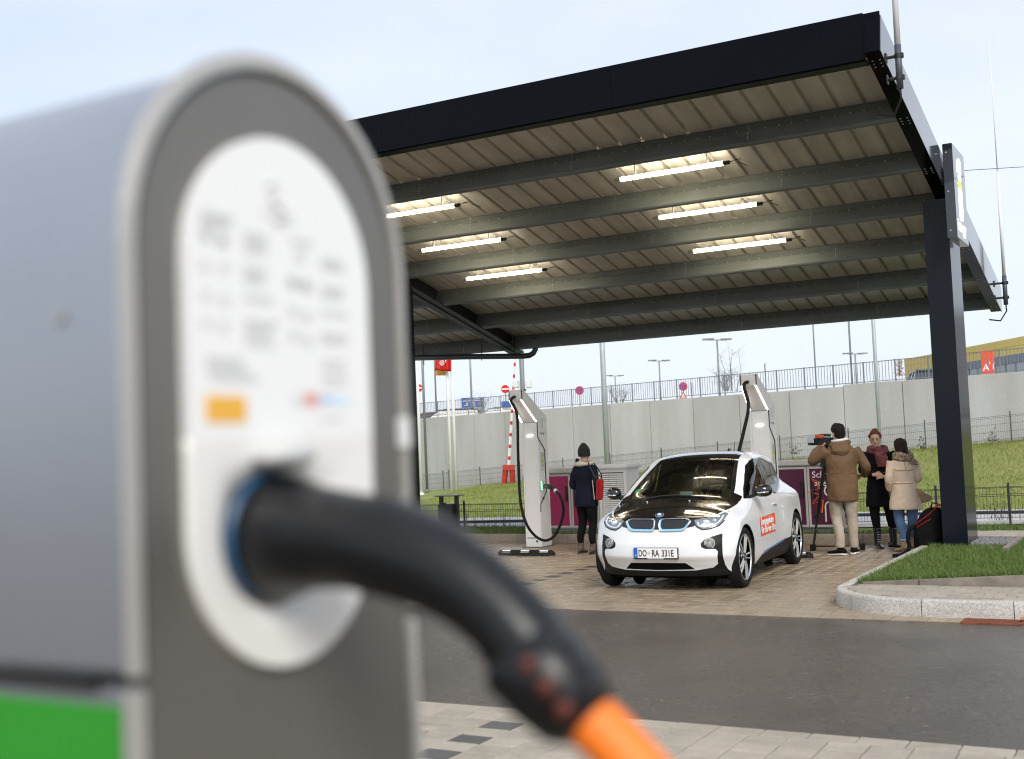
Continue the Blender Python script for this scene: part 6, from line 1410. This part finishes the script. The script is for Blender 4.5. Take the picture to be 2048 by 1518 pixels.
# ---- woman in the beige trench coat, seen from behind
p = person('brown-haired woman in a beige trench coat, leopard scarf and blue jeans seen from behind', (-3.60, 17.92), .30)
mb = MB(); hc = V3((-.02, .03, 1.50)); head(mb, hc, -.35, -.12, .98)
body_base(mb, 1.62, V3((0, 0, .87)), V3((0, .0, 1.20)), V3((0, .01, 1.36)), hc, ((-1, (V3((-.085, .02, .46)), V3((-.06, -.12, .09)))), (1, (V3((.085, .02, .46)), V3((.075, .16, .09))))))
limb(mb, [V3((-.165, 0, 1.30)), V3((-.205, -.01, 1.04)), V3((-.195, .11, .86))], [.05, .042, .03]); hand(mb, V3((-.19, .13, .84)), (.15, .5, -.8), (-.9, .2, .1), 1, .5)
limb(mb, [V3((.165, 0, 1.30)), V3((.215, -.01, 1.06)), V3((.13, .17, .98))], [.05, .042, .03]); hand(mb, V3((.10, .20, .98)), (-.5, .8, .1), (.6, .4, .6), -1, .8)
fuse(mb, 'body', M['skin'], p, .008, 3)
b = MB(); b.ell([(0, -.0, .60, .228, .185), (0, 0, .66, .226, .182), (0, 0, .80, .200, .160), (0, 0, .95, .170, .132), (0, 0, 1.0, .158, .124), (0, 0, 1.15, .178, .132), (0, 0, 1.28, .178, .118), (0, .0, 1.35, .11, .09), (0, .01, 1.39, .07, .07)], 24)
limb(b, [V3((-.16, 0, 1.295)), V3((-.20, -.015, 1.15)), V3((-.215, -.01, 1.02)), V3((-.20, .10, .885))], [.068, .058, .052, .046]); limb(b, [V3((.16, 0, 1.295)), V3((.195, -.015, 1.15)), V3((.205, -.01, 1.04)), V3((.14, .14, .98))], [.068, .058, .052, .046])
ct = fuse(b, 'coat', M['trench'], p, .012, 4, .009, 9, 31)
M['trench_fold'] = mat('trench_fold', (.40, .28, .18), .85)
b = MB(); b.tube([V3((.165*math.cos(a), .129*math.sin(a), .985)) for a in np.linspace(0, 2*PI, 26)[:-1]], .010, 6, closed=True); b.build('belt', M['trench'], ct, world=False, smooth=True)
b = MB(); b.tube([V3((-.15, -.112, 1.185)), V3((-.06, -.138, 1.165)), V3((.06, -.138, 1.165)), V3((.15, -.112, 1.185))], .005, 5); b.tube([V3((0.02, -.137, 1.165)), V3((0.0, -.133, 1.30))], .004, 5); b.build('yoke_seam', M['trench_fold'], ct, world=False)
b = MB(); b.hexa([(.13, -.09, .70), (.37, -.13, .70), (.36, -.10, .70), (.15, -.05, .70), (.13, -.11, .90), (.20, -.12, .90), (.20, -.10, .90), (.14, -.08, .90)])
b = MB(); b.loft([[V3(q) for q in ((.14, -.115, .90), (.17, -.118, .905), (.17, -.098, .905), (.14, -.095, .90))], [V3(q) for q in ((.16, -.13, .82), (.27, -.14, .83), (.27, -.12, .83), (.16, -.11, .82))], [V3(q) for q in ((.19, -.12, .74), (.37, -.13, .775), (.37, -.112, .775), (.19, -.10, .74))], [V3(q) for q in ((.20, -.11, .68), (.34, -.12, .71), (.34, -.10, .71), (.20, -.09, .68))]]); fuse(b, 'coat_flap', M['trench_fold'], p, .008, 3)
MB().cyl((-.252, .05, .93), (-.262, .05, .93), .012, n=10).build('cuff_button', M['ink'], ct, world=False)
b = MB(); b.tube([V3((.105*math.cos(a), .0+.09*math.sin(a), 1.375+.02*math.sin(2*a))) for a in np.linspace(0, 2*PI, 20)[:-1]], .046, 10, closed=True); b.tube([V3((.12*math.cos(a), -.0+.105*math.sin(a), 1.335+.02*math.cos(2*a))) for a in np.linspace(0, 2*PI, 20)[:-1]], .036, 10, closed=True)
b.loft([[V3((cx_+w*math.cos(a), -.125+.028*math.sin(a), z)) for a in np.linspace(0, 2*PI, 13)[:-1]] for cx_, z, w in ((.07, 1.36, .06), (.115, 1.30, .065), (.15, 1.25, .05), (.17, 1.235, .02))]); fuse(b, 'scarf', M['scarf_leo'], p, .010, 3, .010, 16, 32)
b = MB(); Rh = Matrix.Translation(hc) @ Matrix.Rotation(.35, 4, 'Z')
b.loft([[Rh @ V3((rx*math.cos(a), cy_h+ry*math.sin(a), z)) for a in np.linspace(0, 2*PI, 19)[:-1]] for z, rx, ry, cy_h in ((-.12, .085, .07, -.045), (-.07, .092, .085, -.035), (-.01, .092, .098, -.022), (.04, .092, .110, -.008), (.085, .080, .105, -.002), (.115, .056, .075, -.002), (.130, .022, .03, -.002))]); fuse(b, 'hair', M['hair_brown'], p, .009, 3, .007, 26, 33)
b = MB()
for s, kx, fx_, fy in ((-1, -.09, -.06, -.12), (1, .09, .075, .16)): limb(b, [V3((s*.085, 0, .85)), V3((s*.095, .01, .68)), V3((kx, .02, .46)), V3((fx_, fy*.6, .28)), V3((fx_, fy, .17))], [.092, .090, .074, .062, .050])
b.sphere((0, 0, .83), (.15, .12, .11)); jn = fuse(b, 'jeans', M['jeans'], p, .011, 3, .006, 12, 34)
for s, x, y, yw in ((-1, -.06, -.12, -.75), (1, .075, .16, -.35)):
    MB().tube([V3((x, y, .150)), V3((x, y, .185))], [.056, .057], 14).build('turn_up', mat('turnup%d' % s, (.30, .40, .52), .9), jn, world=False, smooth=True)
    b = MB(); foot(b, (x, y, 0), yw, .25, .09, .088, .022); limb(b, [V3((x, y, .06)), V3((x, y, .15)), V3((x, y, .175))], [.046, .050, .050]); fuse(b, 'boot', M['boot_sand'], p, .008, 2)
# ---- black backpack leaning on the post
bp = thing('backpack', 'big black backpack with red piping leaning against the canopy post', 'backpack', (-3.16, 17.25, KZ))
b = MB(); b.loft([[V3((-3.165+dx+rx*math.copysign(abs(math.cos(a))**.6, math.cos(a)), 17.25+ry*math.copysign(abs(math.sin(a))**.6, math.sin(a)), z)) for a in np.linspace(0, 2*PI, 25)[:-1]] for dx, rx, ry, z in ((0, .17, .15, .02), (0, .205, .18, .05), (.0, .21, .185, .25), (.015, .20, .175, .42), (.045, .165, .155, .55), (.075, .12, .12, .63), (.09, .07, .07, .66))])
IB = wm(bp).inverted(); b.v = [tuple(IB @ V3(v)) for v in b.v]; bb_ = fuse(b, 'pack', M['cloth_black'], bp, .012, 3, .010, 9, 41)
MB().tube(spline([V3((-3.33, 17.12, .43)), V3((-3.24, 17.08, .50)), V3((-3.14, 17.08, .57)), V3((-3.04, 17.10, .66)), V3((-3.0, 17.14, .69))], 5), .0035, 6).build('red_piping', M['red'], bp, smooth=True)
MB().tube(spline([V3((-3.30, 17.08, .40)), V3((-3.22, 17.055, .45)), V3((-3.10, 17.06, .52))], 5), .0035, 6).build('red_piping', M['red'], bp, smooth=True)
MB().box((-3.01, 17.14, .70), (.07, .06, .035)).build('red_buckle', M['red'], bp, bevel=.01); MB().tube([V3((-3.12, 17.2, .66)), V3((-3.10, 17.18, .73)), V3((-3.03, 17.2, .72)), V3((-3.02, 17.22, .68))], .012, 6).build('grab_handle', M['plastic_black'], bp, smooth=True)
MB().tube(spline([V3((-3.34, 17.18, .42)), V3((-3.42, 17.14, .34)), V3((-3.43, 17.12, .22)), V3((-3.42, 17.1, .12)), V3((-3.50, 17.05, .035)), V3((-3.62, 16.98, .02))], 6), [.028]*31, 8).build('shoulder_strap', M['cloth_black'], bp, smooth=True)
MB().box((-3.13, 17.06, .20), (.02, .01, .022)).build('badge', M['orange'], bp); MB().box((-3.165, 17.055, .20), (.26, .06, .22)).build('front_pocket', M['cloth_black'], bp, bevel=.025)
# ================================================================ charging post in the foreground with plug and orange cable
M['post_side'] = mat('post_side', (.40, .42, .46), .30, .75, var=.04, scale=3)
M['post_rim'] = mat('post_rim', (.55, .53, .495), .38, .5, var=.03, scale=6)
M['post_face'] = mat('post_face', (.19, .178, .16), .34, .55, var=.12, scale=2.5, stretch=(1, 1, .6))
M['panel_white'] = mat('panel_white', (.87, .87, .85), .3, coat=.2)
M['cover_cream'] = mat('cover_cream', (.83, .815, .775), .35, coat=.2)
XC = -.688
def stad(cy, zb, zt, r, n=24, zc=None):
    """outline in (y,z): flat or round bottom at zb, arch with its top at zt"""
    top = [(cy+r*math.cos(a), zt-r+r*math.sin(a)) for a in np.linspace(0, PI, n)]
    if zc is None: return [(cy-r, zb), (cy+r, zb)]+top[0:]
    return [(cy+r*math.cos(a), zb+r+r*math.sin(a)) for a in np.linspace(PI, 2*PI, n)]+top
cp = thing('charging_post', 'large out of focus grey charging post with an arched top and a white oval panel', 'charging station', (XC-.15, .82, 0))
fx = lambda x: (lambda a, e: (x, a, e))
CYF = .823
out = stad(CYF, 1.572, 2.088, .190)
MB().prism(stad(CYF, 1.572, 2.078, .1805), fx(XC-.30), fx(XC-.008)).build('upper_shell', M['post_side'], cp, bevel=.004)
low = stad(CYF, 0, 1.566, .192); 
MB().bx(XC-.30, XC-.008, CYF-.182, CYF+.182, 0.06, 1.562).build('lower_shell', M['post_side'], cp, bevel=.004)
MB().bx(XC-.32, XC+.01, CYF-.21, CYF+.21, -.01, .06).build('base', M['steel_dark'], cp)
def ring(o, i, x0, x1, name, mt, parent):
    n = len(o); vs = [(x1, a, e) for a, e in o]+[(x1, a, e) for a, e in i]+[(x0, a, e) for a, e in o]+[(x0, a, e) for a, e in i]; fs = []
    for k in range(1, n):
        l = (k+1) % n; fs += [(k, l, n+l, n+k), (2*n+k, 2*n+l, l, k), (n+k, n+l, 3*n+l, 3*n+k), (3*n+k, 3*n+l, 2*n+l, 2*n+k)]
    return MB().add(vs, fs).build(name, mt, parent, bevel=.0025)
ring(stad(CYF, 1.572, 2.086, .1845), stad(CYF, 1.573, 2.071, .1735), XC-.010, XC+.003, 'rim', M['post_rim'], cp)
ring(stad(CYF, 1.5735, 2.0705, .1730), stad(CYF, 1.574, 2.0665, .1690), XC-.018, XC-.006, 'groove', M['ink'], cp)
MB().prism(stad(CYF, .06, 2.066, .1685), fx(XC-.02), fx(XC-.002)).build('face_plate', M['post_face'], cp)
for y0, y1 in ((CYF-.1875, CYF-.173), (CYF+.173, CYF+.1875)): MB().bx(XC-.010, XC+.003, y0, y1, .06, 1.562).build('lower_rim', M['post_rim'], cp, bevel=.002)
# oval panel: printed upper part and moulded socket cover below
CYP, RP = .817, .121; ZS = 1.748
top = [(CYP-RP, ZS), (CYP+RP, ZS)]+[(CYP+RP*math.cos(a), 1.889+RP*math.sin(a)) for a in np.linspace(0, PI, 26)]
pn = MB().prism(top, fx(XC-.003), fx(XC+.006)).build('info_panel', M['panel_white'], cp)
# socket cover with a bowl pressed into it
n = 44; PZ, PY0, PR = 1.663, .797, .058
ol = [(CYP+RP*math.cos(a), 1.671+RP*math.sin(a)) for a in np.linspace(PI, 2*PI, 24)]+[(CYP+RP, z) for z in np.linspace(1.69, ZS-.0002, 6)]+[(CYP+RP-2*RP*k/9, ZS-.0002) for k in range(1, 9)]+[(CYP-RP, z) for z in np.linspace(ZS-.0002, 1.69, 6)]
rings = []
for f, dx in ((0, -.003), (0, .006), (.03, .006), (.45, .006), (.6, .005), (.75, .002), (.88, -.003), (1.0, -.006)):
    R_ = []
    for (a, e) in ol:
        d = Vector((a-PY0, e-PZ)); L = d.length; q = Vector((PY0, PZ))+d*(1-f)+d.normalized()*PR*f*.9; R_.append((XC+dx, q.x, q.y))
    rings.append(R_)
sc_ = MB().loft(rings, caps=False).build('socket_cover', M['cover_cream'], cp, smooth=True)
# printed marks on the panel (too blurred in the photograph to read)
XPm = XC+.0062
def mark(px0, py0, px1, py1, mt, name='print_mark'):
    a, c = on(px0, py1, 0, XPm), on(px1, py0, 0, XPm); MB().bx(XPm-.0003, XPm+.0004, min(a.y, c.y), max(a.y, c.y), min(a.z, c.z), max(a.z, c.z)).build(name, mt, pn)
M['blur_grey'] = mat('blur_grey', (.66, .66, .65), .6); M['blur_dark'] = mat('blur_dark', (.46, .46, .46), .6)
for px0, py0, px1, py1 in ((400, 430, 465, 436), (400, 445, 455, 450), (485, 470, 535, 476), (487, 484, 530, 489), (487, 498, 533, 503), (485, 535, 533, 541), (487, 549, 525, 554), (487, 560, 530, 565), (487, 594, 545, 601), (488, 642, 555, 648), (488, 656, 545, 661), (490, 670, 540, 675), (490, 684, 550, 690), (410, 715, 485, 721), (412, 728, 490, 734), (415, 742, 505, 748), (420, 756, 520, 761), (580, 482, 625, 487), (640, 520, 685, 526), (642, 534, 688, 539), (640, 575, 688, 581), (642, 590, 685, 595), (642, 625, 695, 630), (640, 668, 695, 674), (642, 682, 690, 687), (644, 720, 690, 726), (644, 736, 692, 741), (644, 752, 695, 757), (644, 768, 690, 773), (640, 832, 685, 838)):
    mark(px0, py0, px1, py1, M['blur_grey'])
for px, py in ((412, 470), (445, 482), (408, 530), (447, 535), (412, 590), (448, 600), (412, 645), (446, 652), (598, 512), (585, 565), (612, 572), (585, 622), (612, 632), (587, 670), (614, 680)): mark(px-9, py-9, px+9, py+9, M['blur_dark'] if px < 460 and py < 500 or 560 < px < 620 and 555 < py < 580 else M['blur_grey'])
mark(412, 792, 492, 846, M['label_yellow'], 'yellow_label')
mark(586, 790, 606, 808, M['blur_grey']); mark(612, 786, 634, 812, mat('blur_red', (.75, .30, .26), .6)); mark(640, 793, 664, 806, mat('blur_blue', (.40, .52, .78), .6)); mark(668, 795, 696, 808, mat('blur_sky', (.55, .80, .95), .6))
q = [(530, 372), (545, 366), (552, 380), (540, 395), (548, 410), (562, 418), (570, 430), (562, 442), (545, 440)]
MB().tube([on(a, c, 0, XPm) for a, c in q], .0028, 6).build('emblem', M['blur_grey'], pn)
text('innogy', .017, axes(on(522, 432, 0, XPm), (0, 1, 0), (0, 0, 1)), M['blur_grey'], pn, 'lettering', .0003)
# hinged flap over the socket
fl_ = MB(); fl_.loft([[(XC+dx, .800+.030*k*math.cos(a), 1.729+dz+.010*k*math.sin(a)) for a in np.linspace(0, 2*PI, 18)[:-1]] for dx, k, dz in ((.002, 1.1, 0), (.02, 1.05, .001), (.03, .8, .002), (.033, .3, .002))]); fl_.build('socket_flap', mat('flap_grey', (.55, .55, .54), .4), cp, smooth=True)
# green label, slot and screw on the side facing the road
YS = CYF-.1825
sd_ = MB().bx(XC-.29, XC-.014, YS-.002, YS+.002, .75, 1.549).build('green_panel', mat('green_panel', (.026, .29, .020), .45), cp)
MB().bx(XC-.28, XC-.042, YS-.003, YS+.004, 1.5575, 1.5705).build('slot', M['ink'], cp, bevel=.001)
MB().cyl((-.764, CYF-.180, 1.847), (-.764, CYF-.184, 1.847), .0058, n=10).build('screw', M['ink_grey'], cp)
MB().bx(XC-.012, XC+.0036, CYF+.171, CYF+.184, 1.735, 1.765).build('sticker', M['white'], cp)
# plug, bent handle and orange cable (held in the socket: a thing of its own)
pl = thing('charging_plug', 'black charging plug with a bent handle and thick orange cable, out of focus', 'charging plug', (XC, PY0, PZ))
MB().cyl((XC-.02, PY0, PZ), (XC+.003, PY0, PZ), .0545, .0535, 28).build('blue_ring', mat('blue_ring', (.006, .085, .20), .4), pl, smooth=True)
hp_ = [(-.70, 1.6625, .0525), (-.668, 1.6625, .052), (-.640, 1.662, .0435), (-.60, 1.659, .0395), (-.572, 1.655, .041), (-.545, 1.648, .0395), (-.515, 1.637, .037), (-.485, 1.620, .0335), (-.462, 1.602, .0325), (-.445, 1.583, .0345), (-.428, 1.564, .0335), (-.412, 1.546, .031), (-.398, 1.530, .029), (-.393, 1.525, .020)]
M['plug_black'] = mat('plug_black', (.005, .0055, .0065), .33, spec=.42)
hb = MB().tube([(x, PY0, z) for x, z, r in hp_], [r for x, z, r in hp_], 24).build('handle', M['plug_black'], pl, smooth=True)
b = MB(); b.tube([(-.655, PY0-.02, 1.712-.02), (-.62, PY0-.022, 1.685), (-.60, PY0-.03, 1.66)], [.008, .012, .006], 8); b.build('thumb_rest', M['plastic_black'], pl, smooth=True)
b = MB(); b.tube([(-.449, PY0, 1.581), (-.444, PY0, 1.5745), (-.422, PY0, 1.553), (-.402, PY0, 1.535), (-.397, PY0, 1.530)], [.030, .0395, .037, .033, .026], 22); b.build('grip_end', M['plug_black'], pl, smooth=True)
b = MB(); b.hexa([(-.462, PY0-.014, 1.566), (-.445, PY0-.014, 1.548), (-.445, PY0+.014, 1.548), (-.462, PY0+.014, 1.566), (-.44, PY0-.014, 1.60), (-.42, PY0-.014, 1.575), (-.42, PY0+.014, 1.575), (-.44, PY0+.014, 1.60)]); b.build('heel', M['plastic_black'], pl, bevel=.004)
d = (Vector((-.393, 0, 1.525))-Vector((-.428, 0, 1.564))).normalized(); nrm = Vector((-d.z, 0, d.x)); nrm = nrm if nrm.z > 0 else -nrm
for k in range(3):
    c = Vector((-.432, PY0, 1.566)).lerp(Vector((-.402, PY0, 1.533)), k/2.2); v = (nrm*.30+Vector((0, -1, 0))*.95).normalized()
    MB().sphere(c+v*.0335, (.0075, .006, .0075)).build('grip_window', mat('grip_red%d' % k, (.11, .018, .008), .5), pl, smooth=True)
    MB().sphere(c+(nrm*.9+Vector((0, -.45, 0))).normalized()*.0345, (.006, .006, .006)).build('grip_rib', M['plastic_black'], pl, smooth=True)
cab = [(-.402, PY0, 1.535), (-.385, PY0, 1.523), (-.368, PY0, 1.508), (-.345, PY0, 1.485), (-.31, PY0, 1.44), (-.275, PY0, 1.37), (-.25, PY0, 1.25), (-.235, .79, 1.0), (-.24, .77, .6), (-.28, .72, .25), (-.40, .66, .05), (-.6, .55, .02), (-.9, .35, .02), (-1.3, .3, .02)]
MB().tube(spline(cab, 6), .0215, 18).build('cable', M['cable_orange'], pl, smooth=True)
